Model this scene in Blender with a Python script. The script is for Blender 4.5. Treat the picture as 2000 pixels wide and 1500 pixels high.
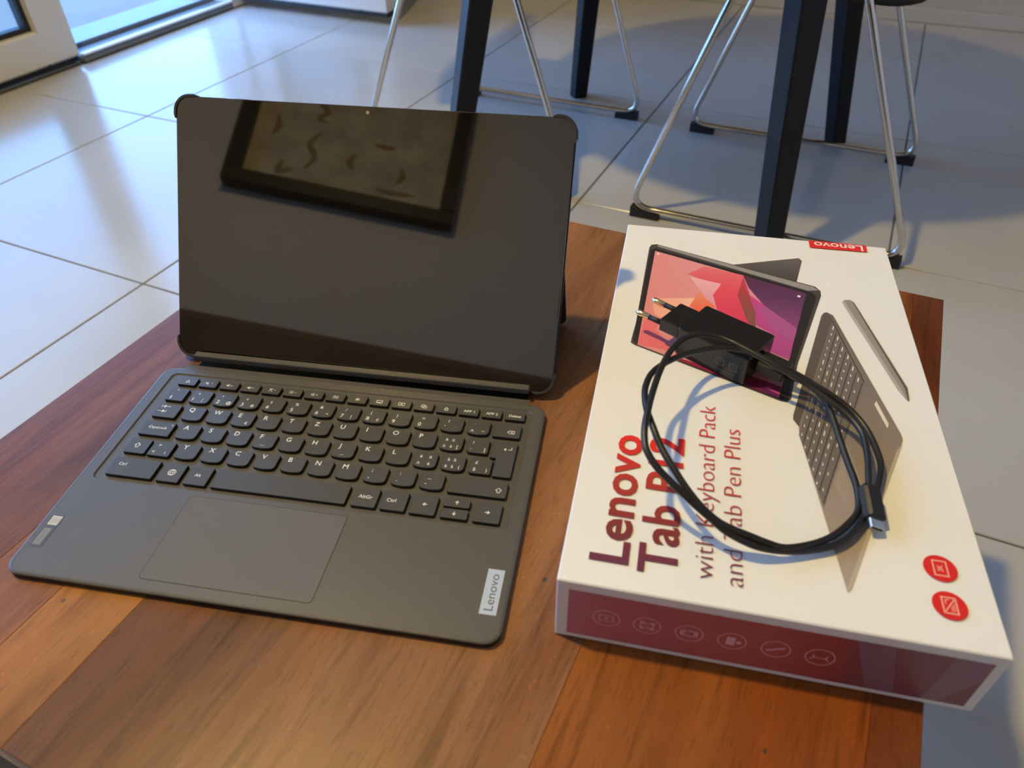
import bpy, bmesh, math, random
from mathutils import Matrix, Vector

random.seed(7)
for o in list(bpy.data.objects):
    bpy.data.objects.remove(o)
SC = bpy.context.scene
COL = SC.collection

# ------------------------------------------------------------------ camera
TT = 0.36                                   # height of the coffee-table top above the floor
HOUSE = math.radians(-15.3)                 # walls, tiles and coffee table are turned by this
cam_d = bpy.data.cameras.new('camera')
cam = bpy.data.objects.new('camera', cam_d)
COL.objects.link(cam)
cam_d.sensor_width = 36.0
cam_d.lens = 36.0 * 1448.46 / 2000.0
cam_d.clip_start = 0.01
cam_d.dof.use_dof = True
cam_d.dof.focus_distance = 0.60
cam_d.dof.aperture_fstop = 10.0
cam.matrix_world = (Matrix.Translation((0.3395, -0.1995, 0.364 + TT))
                    @ Matrix.Rotation(math.radians(10.3606), 4, 'Z')
                    @ Matrix.Rotation(math.radians(49.1331), 4, 'X')
                    @ Matrix.Rotation(math.radians(-1.0225), 4, 'Z'))
SC.camera = cam

# ------------------------------------------------------------------ sky, lamp strength, exposure
SKY_COLOR = (0.22, 0.47, 1.0)
SKY_STRENGTH = 7.2
LAMP_COLOR = (1.0, 0.74, 0.25)
LAMP_STRENGTH = 1470.0
world = bpy.data.worlds.new('sky')
SC.world = world
world.use_nodes = True
bg = world.node_tree.nodes['Background']
bg.inputs['Color'].default_value = (*SKY_COLOR, 1)
bg.inputs['Strength'].default_value = SKY_STRENGTH
SC.view_settings.view_transform = 'Standard'
SC.view_settings.look = 'None'
SC.view_settings.gamma = 1.0
SC.view_settings.use_curve_mapping = False
SC.view_settings.exposure = 0.10
SC.cycles.max_bounces = 7
SC.cycles.diffuse_bounces = 3
SC.cycles.glossy_bounces = 3
SC.cycles.caustics_reflective = False
SC.cycles.caustics_refractive = False


# ------------------------------------------------------------------ house frame helpers
CH, SH = math.cos(HOUSE), math.sin(HOUSE)


def hw(u, n, z=0.0):
    """house coordinates (u along the room, n into the room) to world"""
    return Vector((u * CH - n * SH, u * SH + n * CH, z))


# ------------------------------------------------------------------ materials
def srgb(r, g, b):
    def f(c):
        c /= 255.0
        return c / 12.92 if c <= 0.04045 else ((c + 0.055) / 1.055) ** 2.4
    return (f(r), f(g), f(b), 1.0)


def mat(name, color, rough=0.5, metal=0.0, ior=1.5, spec=0.5, coat=0.0, emis=None, estr=0.0, trans=0.0, alpha=1.0):
    m = bpy.data.materials.new(name)
    m.use_nodes = True
    p = m.node_tree.nodes['Principled BSDF']
    c = color if len(color) == 4 else (*color, 1.0)
    p.inputs['Base Color'].default_value = c
    p.inputs['Roughness'].default_value = rough
    p.inputs['Metallic'].default_value = metal
    p.inputs['IOR'].default_value = ior
    p.inputs['Specular IOR Level'].default_value = spec
    p.inputs['Coat Weight'].default_value = coat
    p.inputs['Transmission Weight'].default_value = trans
    if emis:
        p.inputs['Emission Color'].default_value = (*emis, 1.0)
        p.inputs['Emission Strength'].default_value = estr
    return m


class NT:
    """small helper to wire nodes"""
    def __init__(self, m):
        self.t = m.node_tree
        self.p = self.t.nodes['Principled BSDF']

    def n(self, kind, **kw):
        nd = self.t.nodes.new(kind)
        for k, v in kw.items():
            if k in nd.inputs:
                nd.inputs[k].default_value = v
            else:
                setattr(nd, k, v)
        return nd

    def l(self, a, b):
        self.t.links.new(a, b)

    def ramp(self, stops, interp='LINEAR'):
        r = self.t.nodes.new('ShaderNodeValToRGB')
        r.color_ramp.interpolation = interp
        e = r.color_ramp.elements
        while len(e) < len(stops):
            e.new(0.5)
        for el, (pos, c) in zip(e, stops):
            el.position = pos
            el.color = c if len(c) == 4 else (*c, 1.0)
        return r


def m_noise(name, c1, c2, scale=(8, 8, 8), detail=4.0, rough=0.5, bump=0.0, bscale=200.0, rvar=0.0, **kw):
    m = mat(name, c1, rough=rough, **kw)
    k = NT(m)
    tc = k.n('ShaderNodeTexCoord')
    mp = k.n('ShaderNodeMapping')
    mp.inputs['Scale'].default_value = scale
    k.l(tc.outputs['Object'], mp.inputs['Vector'])
    nz = k.n('ShaderNodeTexNoise', Scale=1.0, Detail=detail)
    k.l(mp.outputs[0], nz.inputs['Vector'])
    r = k.ramp([(0.3, c1), (0.7, c2)])
    k.l(nz.outputs['Fac'], r.inputs['Fac'])
    k.l(r.outputs['Color'], k.p.inputs['Base Color'])
    if rvar:
        mr = k.n('ShaderNodeMapRange')
        mr.inputs['To Min'].default_value = rough - rvar
        mr.inputs['To Max'].default_value = rough + rvar
        k.l(nz.outputs['Fac'], mr.inputs['Value'])
        k.l(mr.outputs['Result'], k.p.inputs['Roughness'])
    if bump:
        n2 = k.n('ShaderNodeTexNoise', Scale=bscale, Detail=3.0)
        k.l(tc.outputs['Object'], n2.inputs['Vector'])
        b = k.n('ShaderNodeBump')
        b.inputs['Strength'].default_value = bump
        b.inputs['Distance'].default_value = 0.001
        k.l(n2.outputs['Fac'], b.inputs['Height'])
        k.l(b.outputs['Normal'], k.p.inputs['Normal'])
    return m


def m_grad(name, axis, stops, lo, hi, rough=0.45, **kw):
    """printed colour ramp along one object axis"""
    m = mat(name, stops[0][1], rough=rough, **kw)
    k = NT(m)
    tc = k.n('ShaderNodeTexCoord')
    sp = k.n('ShaderNodeSeparateXYZ')
    k.l(tc.outputs['Object'], sp.inputs[0])
    mr = k.n('ShaderNodeMapRange')
    mr.inputs['From Min'].default_value = lo
    mr.inputs['From Max'].default_value = hi
    k.l(sp.outputs['XYZ'.index(axis)], mr.inputs['Value'])
    r = k.ramp(stops)
    k.l(mr.outputs['Result'], r.inputs['Fac'])
    k.l(r.outputs['Color'], k.p.inputs['Base Color'])
    return m


def m_wood():
    m = mat('oiled_wood', (0.3, 0.14, 0.06), rough=0.36, spec=0.22)
    k = NT(m)
    oi = k.n('ShaderNodeObjectInfo')
    tc = k.n('ShaderNodeTexCoord')
    # shift every plank so that the figure does not run across the joints
    sh = k.n('ShaderNodeVectorMath', operation='SCALE')
    k.l(oi.outputs['Color'], sh.inputs[0])
    sh.inputs['Scale'].default_value = 37.0
    ad = k.n('ShaderNodeVectorMath', operation='ADD')
    k.l(tc.outputs['Object'], ad.inputs[0])
    k.l(sh.outputs[0], ad.inputs[1])

    def noise(scale, detail, dist=0.0, rough=0.5):
        mp = k.n('ShaderNodeMapping')
        mp.inputs['Scale'].default_value = scale
        k.l(ad.outputs[0], mp.inputs['Vector'])
        nz = k.n('ShaderNodeTexNoise', Scale=1.0, Detail=detail, Distortion=dist, Roughness=rough)
        k.l(mp.outputs[0], nz.inputs['Vector'])
        return nz.outputs['Fac']
    broad = k.ramp([(0.28, (0.52, 0.48, 0.47)), (0.48, (0.97, 0.97, 0.97)), (0.72, (1.27, 1.24, 1.18))])
    k.l(noise((22, 2.6, 9), 4, 0.9), broad.inputs['Fac'])
    streak = k.ramp([(0.30, (0.56, 0.52, 0.50)), (0.46, (0.97, 0.97, 0.97)), (0.8, (1.08, 1.07, 1.06))])
    k.l(noise((95, 7.0, 40), 5, 0.6, 0.6), streak.inputs['Fac'])
    pores = k.ramp([(0.33, (0.45, 0.42, 0.40)), (0.42, (1, 1, 1))])
    k.l(noise((700, 60, 300), 2), pores.inputs['Fac'])
    fleck = k.ramp([(0.66, (1, 1, 1)), (0.74, (1.35, 1.3, 1.25))])
    k.l(noise((330, 170, 200), 2, 1.5), fleck.inputs['Fac'])
    hue = k.ramp([(0.34, (0.82, 0.66, 0.50)), (0.5, (1, 1, 1)), (0.66, (1.20, 1.18, 1.0))])
    k.l(noise((11, 1.6, 5), 2, 0.4), hue.inputs['Fac'])
    cur = oi.outputs['Color']
    for r in (hue, broad, streak, pores, fleck):
        mx = k.n('ShaderNodeMix', data_type='RGBA', blend_type='MULTIPLY')
        mx.inputs[0].default_value = 1.0 if r is not pores else 0.4
        k.l(cur, mx.inputs[6])
        k.l(r.outputs['Color'], mx.inputs[7])
        cur = mx.outputs[2]
    k.l(cur, k.p.inputs['Base Color'])
    rr = k.n('ShaderNodeMapRange')
    rr.inputs['To Min'].default_value = 0.26
    rr.inputs['To Max'].default_value = 0.50
    k.l(noise((60, 12, 20), 4), rr.inputs['Value'])
    k.l(rr.outputs['Result'], k.p.inputs['Roughness'])
    bp = k.n('ShaderNodeBump')
    bp.inputs['Strength'].default_value = 0.12
    bp.inputs['Distance'].default_value = 0.0006
    k.l(noise((420, 40, 200), 3), bp.inputs['Height'])
    k.l(bp.outputs['Normal'], k.p.inputs['Normal'])
    return m


M = {}
M['wood'] = m_wood()
M['knot'] = mat('dark_brown_knot', (0.05, 0.022, 0.012), 0.5)
M['wood_dark'] = mat('dark_table_leg', (0.006, 0.005, 0.005), 0.6, spec=0.2)
M['tile'] = m_noise('stone_grey_tile', (0.48, 0.47, 0.45, 1), (0.57, 0.56, 0.54, 1), (2.2, 2.2, 2.2), 6.0, rough=0.20, rvar=0.04, ior=1.47)
M['grout'] = mat('grey_grout', (0.20, 0.195, 0.19), 0.9)
M['wall'] = m_noise('warm_white_plaster', (0.72, 0.70, 0.68, 1), (0.75, 0.73, 0.71, 1), (3, 3, 3), rough=0.8)
M['wallgrey'] = mat('taupe_wall_paint', (0.44, 0.41, 0.385), 0.7)
M['skirt'] = mat('skirting', (0.46, 0.44, 0.42), 0.4)
M['ceiling'] = mat('white_ceiling', (0.76, 0.76, 0.76), 0.9)
M['upvc'] = mat('white_window_frame', (0.68, 0.67, 0.66), 0.30)
M['gasket'] = mat('black_rubber_gasket', (0.012, 0.013, 0.016), 0.5)
M['alu'] = mat('aluminium_sill', (0.16, 0.175, 0.19), 0.38, spec=0.35)
M['terrace'] = m_noise('beige_terrace_paving', (0.19, 0.125, 0.085, 1), (0.24, 0.165, 0.115, 1), (3, 3, 3), rough=0.7)
M['chrome'] = mat('polished_chrome', (0.66, 0.64, 0.60), 0.10, metal=1.0)
M['black_pad'] = mat('black_plastic', (0.008, 0.008, 0.009), 0.5)
M['black_leg'] = mat('black_lacquer', (0.006, 0.007, 0.009), 0.40, spec=0.25)
M['seat'] = mat('black_seat_shell', (0.012, 0.012, 0.013), 0.5)
M['kb'] = m_noise('grey_keyboard_fabric', (0.078, 0.071, 0.064, 1), (0.085, 0.078, 0.071, 1), (300, 300, 300), rough=0.38, bump=0.10, bscale=2500.0)
M['kb_black'] = mat('black_underside_and_shadow', (0.006, 0.006, 0.006), 0.6)  # black underside, also used to paint shadow at the keyboard's edges
M['key'] = mat('dark_grey_key_top', (0.068, 0.065, 0.060), 0.30)
M['keyside'] = mat('shadow_black_key_side', (0.004, 0.004, 0.004), 0.6)  # near black puts the shadow side of the keys into the colour
M['legend'] = mat('white_key_print', (0.72, 0.70, 0.66), 0.5)
M['pad'] = mat('smooth_grey_trackpad', (0.130, 0.125, 0.120), 0.26)
M['tag'] = mat('silver_brand_tag', (0.44, 0.50, 0.60), 0.35)
M['tagtext'] = mat('dark_tag_lettering', (0.05, 0.05, 0.055), 0.5)
M['sticker'] = mat('dark_grey_sticker', (0.06, 0.06, 0.057), 0.4)
M['stickerw'] = mat('pale_sticker_square', (0.55, 0.55, 0.52), 0.4)
M['stickerg'] = mat('grey_sticker_bar', (0.22, 0.20, 0.19), 0.4)
M['glass_black'] = mat('black_tablet_glass', (0.0035, 0.003, 0.003), 0.025, ior=1.90)
M['metal_dark'] = mat('storm_grey_metal', (0.13, 0.13, 0.135), 0.35, metal=0.8)
M['case'] = mat('dark_grey_case', (0.028, 0.027, 0.027), 0.45)
M['lens'] = mat('tablet_camera_lens', (0.35, 0.33, 0.30), 0.25)
M['carton'] = m_noise('white_coated_carton', (0.80, 0.79, 0.77, 1), (0.83, 0.82, 0.80, 1), (20, 20, 20), rough=0.42)
M['charger'] = mat('matt_black_charger', (0.006, 0.006, 0.0065), 0.45, spec=0.3)
M['charger_side'] = mat('glossy_black_charger_side', (0.012, 0.012, 0.0125), 0.22)
M['cable'] = mat('black_cable_jacket', (0.010, 0.010, 0.011), 0.40)
M['brass'] = mat('nickel_brass_pin', (0.80, 0.68, 0.46), 0.22, metal=1.0)
M['steel'] = mat('steel_plug_shell', (0.62, 0.64, 0.68), 0.22, metal=1.0)
M['grey_mark'] = mat('faint_grey_marking', (0.075, 0.073, 0.07), 0.4)
M['frame_black'] = mat('black_picture_frame', (0.003, 0.003, 0.004), 0.5)
M['lampmetal'] = mat('brushed_lamp_metal', (0.5, 0.48, 0.45), 0.35, metal=0.9)


def m_pane():
    m = bpy.data.materials.new('clear_window_pane')
    m.use_nodes = True
    t = m.node_tree
    t.nodes.clear()
    out = t.nodes.new('ShaderNodeOutputMaterial')
    a = t.nodes.new('ShaderNodeBsdfTransparent')
    a.inputs['Color'].default_value = (0.90, 0.94, 0.95, 1)
    b = t.nodes.new('ShaderNodeBsdfGlossy')
    b.inputs['Roughness'].default_value = 0.02
    fr = t.nodes.new('ShaderNodeFresnel')
    fr.inputs['IOR'].default_value = 1.45
    mx = t.nodes.new('ShaderNodeMixShader')
    t.links.new(fr.outputs[0], mx.inputs[0])
    t.links.new(a.outputs[0], mx.inputs[1])
    t.links.new(b.outputs[0], mx.inputs[2])
    t.links.new(mx.outputs[0], out.inputs['Surface'])
    return m


M['pane'] = m_pane()
M['bulb'] = mat('glowing_opal_globe', (0.9, 0.85, 0.75), 0.4, emis=LAMP_COLOR, estr=LAMP_STRENGTH)
_flat = {}


def ink(r, g, b, rough=0.45):
    k = (r, g, b)
    if k not in _flat:
        _flat[k] = mat('ink_%d_%d_%d' % k, srgb(r, g, b), rough)
    return _flat[k]


# ------------------------------------------------------------------ mesh helpers
def raw(name, verts, faces, material, parent=None, smooth=False, mats=None, fm=None):
    me = bpy.data.meshes.new(name)
    me.from_pydata([tuple(v) for v in verts], [], faces)
    for mm in (mats or [material]):
        me.materials.append(mm)
    if fm:
        me.polygons.foreach_set('material_index', fm)
    if smooth:
        me.polygons.foreach_set('use_smooth', [True] * len(me.polygons))
    me.update()
    o = bpy.data.objects.new(name, me)
    COL.objects.link(o)
    if parent:
        o.parent = parent
    return o


def fixn(o):
    bm = bmesh.new()
    bm.from_mesh(o.data)
    bmesh.ops.recalc_face_normals(bm, faces=bm.faces)
    bm.to_mesh(o.data)
    bm.free()
    return o


def empty(name, loc=(0, 0, 0), rotz=0.0):
    o = bpy.data.objects.new(name, None)
    o.empty_display_size = 0.05
    COL.objects.link(o)
    o.location = loc
    o.rotation_euler = (0, 0, rotz)
    return o


def tag(o, label=None, cat=None, group=None, kind=None):
    if label:
        o['label'] = label
    if cat:
        o['category'] = cat
    if group:
        o['group'] = group
    if kind:
        o['kind'] = kind
    return o


def rrect(x0, x1, y0, y1, r, seg=5, radii=None):
    """rounded rectangle outline, counter-clockwise; radii order: bl, br, tr, tl"""
    rr = radii or (r, r, r, r)
    pts = []
    for (cx, cy, a0), q in zip(((x0, y0, 180), (x1, y0, 270), (x1, y1, 0), (x0, y1, 90)), rr):
        ox = cx + (q if cx == x0 else -q)
        oy = cy + (q if cy == y0 else -q)
        for i in range(seg + 1):
            a = math.radians(a0 + 90.0 * i / seg)
            pts.append((ox + q * math.cos(a), oy + q * math.sin(a)))
    return pts


def inset(pts, d):
    """offset a closed ccw outline inwards by d"""
    n = len(pts)
    out = []
    for i in range(n):
        p0, p1, p2 = Vector(pts[i - 1]), Vector(pts[i]), Vector(pts[(i + 1) % n])
        e1, e2 = (p1 - p0), (p2 - p1)
        if e1.length < 1e-9:
            e1 = e2
        if e2.length < 1e-9:
            e2 = e1
        n1 = Vector((-e1.y, e1.x)).normalized()
        n2 = Vector((-e2.y, e2.x)).normalized()
        b = n1 + n2
        if b.length < 1e-6:
            b = n1
        b.normalize()
        c = max(0.4, b.dot(n1))
        q = p1 + b * (d / c)
        out.append((q.x, q.y))
    return out


def prism_data(pts, z0, z1, bev=0.0, bev_bottom=0.0):
    n = len(pts)
    rings = []
    if bev_bottom:
        rings += [(inset(pts, bev_bottom), z0), (pts, z0 + bev_bottom)]
    else:
        rings += [(pts, z0)]
    if bev:
        rings += [(pts, z1 - bev), (inset(pts, bev), z1)]
    else:
        rings += [(pts, z1)]
    vs, fs = [], []
    for ring, z in rings:
        vs += [(x, y, z) for x, y in ring]
    for k in range(len(rings) - 1):
        for i in range(n):
            j = (i + 1) % n
            fs.append((k * n + i, k * n + j, (k + 1) * n + j, (k + 1) * n + i))
    top = tuple(range((len(rings) - 1) * n, len(rings) * n))
    bot = tuple(reversed(range(n)))
    side = len(fs)
    fs += [top, bot]
    return vs, fs, side


def prism(name, pts, z0, z1, material, parent=None, bev=0.0, bevb=0.0, sidemat=None):
    vs, fs, side = prism_data(pts, z0, z1, bev, bevb)
    if sidemat:
        fm = [1] * side + [0, 1]
        return raw(name, vs, fs, None, parent, mats=[material, sidemat], fm=fm)
    return raw(name, vs, fs, material, parent)


def box_pts(x0, x1, y0, y1):
    return [(x0, y0), (x1, y0), (x1, y1), (x0, y1)]


def box(name, x0, x1, y0, y1, z0, z1, material, parent=None, bev=0.0):
    return prism(name, box_pts(x0, x1, y0, y1), z0, z1, material, parent, bev=bev, bevb=bev)


def hbox(name, u0, u1, n0, n1, z0, z1, material, parent=None, bev=0.0):
    """box in house coordinates; a top-level one sits at its own base centre"""
    if parent is None:
        cu, cn = (u0 + u1) / 2, (n0 + n1) / 2
        o = box(name, u0 - cu, u1 - cu, n0 - cn, n1 - cn, 0, z1 - z0, material, None, bev)
        o.location = hw(cu, cn, z0)
        o.rotation_euler.z = HOUSE
        return o
    return box(name, u0, u1, n0, n1, z0, z1, material, parent, bev)


def smooth_path(ctrl, per=6, closed=False):
    """Catmull-Rom through control points"""
    P = [Vector(p) for p in ctrl]
    n = len(P)
    out = []
    rng = range(n) if closed else range(n - 1)
    for i in rng:
        p1, p2 = P[i], P[(i + 1) % n]
        p0 = P[i - 1] if (i > 0 or closed) else p1 * 2 - p2
        p3 = P[(i + 2) % n] if (i + 2 < n or closed) else p2 * 2 - p1
        for k in range(per):
            t = k / per
            out.append(0.5 * ((2 * p1) + (p2 - p0) * t + (2 * p0 - 5 * p1 + 4 * p2 - p3) * t * t
                              + (-p0 + 3 * p1 - 3 * p2 + p3) * t ** 3))
    if not closed:
        out.append(P[-1])
    return out


def fillet(pts, r, seg=6, closed=False):
    P = [Vector(p) for p in pts]
    n = len(P)
    out = []
    for i in range(n):
        if not closed and i in (0, n - 1):
            out.append(P[i])
            continue
        a, b, c = P[i - 1], P[i], P[(i + 1) % n]
        d1, d2 = (a - b).normalized(), (c - b).normalized()
        ang = d1.angle(d2)
        t = min(r / math.tan(ang / 2), 0.45 * (a - b).length, 0.45 * (c - b).length)
        s, e = b + d1 * t, b + d2 * t
        for k in range(seg + 1):
            f = k / seg
            out.append(s * (1 - f) ** 2 + b * 2 * f * (1 - f) + e * f * f)
    return out


def tube(name, path, r, material, parent=None, seg=10, closed=False, radii=None):
    P = [Vector(p) for p in path]
    n = len(P)
    vs, fs = [], []
    t0 = (P[1] - P[0]).normalized()
    up = Vector((0, 0, 1)) if abs(t0.z) < 0.9 else Vector((1, 0, 0))
    nrm = (up - t0 * up.dot(t0)).normalized()
    for i in range(n):
        if closed:
            t = (P[(i + 1) % n] - P[i - 1]).normalized()
        else:
            t = (P[min(i + 1, n - 1)] - P[max(i - 1, 0)]).normalized()
        nrm = (nrm - t * nrm.dot(t)).normalized()
        b = t.cross(nrm)
        rad = radii[i] if radii else r
        for k in range(seg):
            a = 2 * math.pi * k / seg
            vs.append(P[i] + (nrm * math.cos(a) + b * math.sin(a)) * rad)
    last = n if closed else n - 1
    for i in range(last):
        for k in range(seg):
            a, b2 = i * seg + k, i * seg + (k + 1) % seg
            c, d = ((i + 1) % n) * seg + (k + 1) % seg, ((i + 1) % n) * seg + k
            fs.append((a, b2, c, d))
    if not closed:
        fs.append(tuple(reversed(range(seg))))
        fs.append(tuple(range((n - 1) * seg, n * seg)))
    return raw(name, vs, fs, material, parent, smooth=True)


def lathe(name, prof, material, parent=None, seg=32):
    vs, fs = [], []
    for r, z in prof:
        for k in range(seg):
            a = 2 * math.pi * k / seg
            vs.append((r * math.cos(a), r * math.sin(a), z))
    for i in range(len(prof) - 1):
        for k in range(seg):
            j = (k + 1) % seg
            fs.append((i * seg + k, i * seg + j, (i + 1) * seg + j, (i + 1) * seg + k))
    fs.append(tuple(reversed(range(seg))))
    fs.append(tuple(range((len(prof) - 1) * seg, len(prof) * seg)))
    return raw(name, vs, fs, material, parent, smooth=True)


# lettering: outlines of the built-in font as flat polygons
_txt = {}


def text_mesh(s, bold=0.0):
    k = (s, bold)
    if k in _txt:
        return _txt[k]
    cu = bpy.data.curves.new('lettering', 'FONT')
    cu.body = s
    cu.size = 1.0
    cu.offset = bold
    cu.resolution_u = 3
    cu.fill_mode = 'FRONT'
    o = bpy.data.objects.new('lettering', cu)
    COL.objects.link(o)
    dg = bpy.context.evaluated_depsgraph_get()
    me = bpy.data.meshes.new_from_object(o.evaluated_get(dg))
    vs = [(v.co.x, v.co.y) for v in me.vertices]
    fs = [tuple(p.vertices) for p in me.polygons]
    bpy.data.objects.remove(o)
    bpy.data.curves.remove(cu)
    bpy.data.meshes.remove(me)
    _txt[k] = (vs, fs)
    return _txt[k]


def text_box(s, bold=0.0):
    vs, _ = text_mesh(s, bold)
    xs = [v[0] for v in vs]
    ys = [v[1] for v in vs]
    return min(xs), max(xs), min(ys), max(ys)


CAP = None


def place_text(s, origin, xdir, ydir, length, cap, bold=0.0, shear=0.0):
    """text fitted from origin along xdir to a length (None = natural) with a cap height"""
    global CAP
    if CAP is None:
        CAP = text_box('H')[3]
    vs, fs = text_mesh(s, bold)
    x0, x1, _, _ = text_box(s, bold)
    sy = cap / CAP
    sx = length / (x1 - x0) if length else sy
    out = []
    for x, y in vs:
        a, b = (x - x0) * sx + shear * y * sy, y * sy
        out.append((origin[0] + xdir[0] * a + ydir[0] * b, origin[1] + xdir[1] * a + ydir[1] * b))
    return out, fs


class Flat:
    """collects flat polygons and lettering for one printed mesh"""
    def __init__(self):
        self.v, self.f = [], []

    def add(self, vs, fs):
        b = len(self.v)
        self.v += list(vs)
        self.f += [tuple(i + b for i in f) for f in fs]

    def poly(self, pts):
        self.add(pts, [tuple(range(len(pts)))])

    def ring(self, pts, w):
        n = len(pts)
        q = inset(pts, w)
        self.add(list(pts) + q, [(i, (i + 1) % n, n + (i + 1) % n, n + i) for i in range(n)])

    def line(self, pts, w):
        for a, b in zip(pts[:-1], pts[1:]):
            d = Vector((b[0] - a[0], b[1] - a[1]))
            if d.length < 1e-9:
                continue
            nn = Vector((-d.y, d.x)).normalized() * (w / 2)
            self.poly([(a[0] - nn.x, a[1] - nn.y), (b[0] - nn.x, b[1] - nn.y),
                       (b[0] + nn.x, b[1] + nn.y), (a[0] + nn.x, a[1] + nn.y)])

    def circle(self, cx, cy, r, w=None, seg=20, sy=1.0):
        pts = [(cx + r * math.cos(2 * math.pi * i / seg), cy + r * sy * math.sin(2 * math.pi * i / seg)) for i in range(seg)]
        if w:
            self.ring(pts, w)
        else:
            self.poly(pts)

    def text(self, *a, **k):
        self.add(*place_text(*a, **k))

    def build(self, name, z, material, parent, scale=1.0, thick=0.0):
        vs = [(x * scale, y * scale, z) for x, y in self.v]
        return raw(name, vs, self.f, material, parent)


# outlines printed on the lid (mm from its near left corner) and the run of the cable (mm)
PRINT= {'tab_body': [(20.6,328.0),(22.0,333.0),(26.4,334.5),(147.1,294.3),(150.4,288.9),(150.3,282.6),(144.1,258.9),(127.7,196.2),(121.3,160.2),(118.6,156.4),(115.2,156.6),(20.5,196.1),(17.7,198.4),(17.8,202.8),(19.1,221.7)],'tab_edge': [(26.7,331.2),(27.5,333.4),(145.6,293.6),(148.9,289.5),(141.1,287.6)],'tab_bezel': [(21.9,323.9),(25.4,328.1),(144.5,285.2),(146.7,279.7),(126.0,195.9),(119.5,159.2),(115.3,157.8),(21.2,197.7),(19.0,201.6)],'tab_screen': [(25.7,323.6),(139.9,283.4),(113.8,159.5),(22.4,196.9)],'kick': [(86.5,314.1),(138.0,334.2),(140.1,330.2),(133.6,296.5)],'purple': [(94.4,299.9),(139.9,283.4),(129.7,235.3),(120.8,246.5),(108.4,261.5),(98.2,282.9)],'red': [(52.8,293.6),(65.3,307.1),(94.4,299.9),(95.6,287.6),(91.6,271.4),(99.0,240.6),(101.3,230.5),(75.4,248.5),(71.6,267.5),(77.0,284.0),(62.9,288.3)],'lightpink': [(54.3,290.2),(77.9,284.2),(72.1,267.6),(74.5,253.2),(67.2,261.6),(63.3,270.9)],'olive': [(94.3,296.3),(89.8,271.0),(96.4,238.6),(101.8,230.5),(102.4,253.9),(96.4,282.6)],'magenta': [(94.4,299.9),(98.9,272.8),(111.0,258.7),(129.8,236.9),(122.7,199.9),(110.5,206.4),(114.7,225.7),(102.3,235.2),(102.3,250.7),(95.5,285.9)],'magenta2': [(102.6,260.3),(111.0,258.7),(129.8,236.9),(126.5,220.8),(115.7,228.8)],'orange': [(55.7,251.1),(62.8,271.7),(68.1,261.7),(74.5,251.5),(67.4,251.8),(62.2,243.8)],'peach': [(28.5,252.3),(30.9,255.4),(59.0,261.6),(55.3,249.4),(48.5,250.5),(36.1,231.3),(31.4,235.0)],'rose': [(24.5,225.9),(36.1,231.3),(33.5,217.0),(47.7,194.5),(22.4,196.9)],'wine': [(48.8,188.5),(93.5,172.4),(114.3,169.1),(113.8,159.5),(47.3,186.5)],'wine2': [(92.0,179.8),(115.9,170.7),(113.8,159.5),(93.4,168.0)],'pinkpatch': [(100.7,166.1),(107.4,169.0),(114.9,164.9),(113.8,159.5)],'dot1': [(27.4,320.5),(29.2,320.1),(29.0,316.9),(27.4,317.4)],'dot2': [(133.4,279.6),(135.5,279.0),(134.9,276.6),(132.8,277.2)],'kb_body': [(147.9,255.5),(150.0,259.8),(152.2,260.9),(156.1,257.8),(182.6,140.0),(182.7,135.6),(179.6,126.5),(140.9,23.4),(138.8,20.9),(123.9,128.0),(124.1,135.2),(121.2,140.9),(121.5,144.7)],'kb_side': [(181.0,130.2),(179.4,125.6),(140.9,23.4),(139.0,20.9),(139.0,23.3),(178.1,126.2)],'kb_hinge': [(147.9,255.5),(150.0,259.8),(152.2,260.9),(155.0,253.1),(124.1,135.2),(121.2,140.9),(121.5,144.7)],'kb_keys': [(154.7,250.5),(167.8,185.3),(132.7,73.0),(123.6,128.0)],'kb_pad': [(149.9,125.5),(140.2,92.0),(146.8,52.3),(157.4,81.0)],'kb_tag': [(172.6,168.1),(176.8,147.8),(175.4,143.9),(170.9,164.5)],'pen_body': [(164.2,276.2),(166.1,279.3),(170.3,280.1),(172.7,276.8),(193.6,184.6),(192.6,172.7),(191.7,171.7),(187.4,182.2)],'pen_dark': [(171.3,278.8),(172.7,276.8),(193.6,184.6),(192.6,172.7),(191.7,171.7),(191.8,183.7)],'pen_light': [(164.2,276.2),(166.0,278.0),(189.0,183.7),(191.3,173.0),(187.4,182.2)],'redtag': [(147.4,366.0),(192.1,367.1),(191.7,352.8),(147.6,351.9)]}
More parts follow.
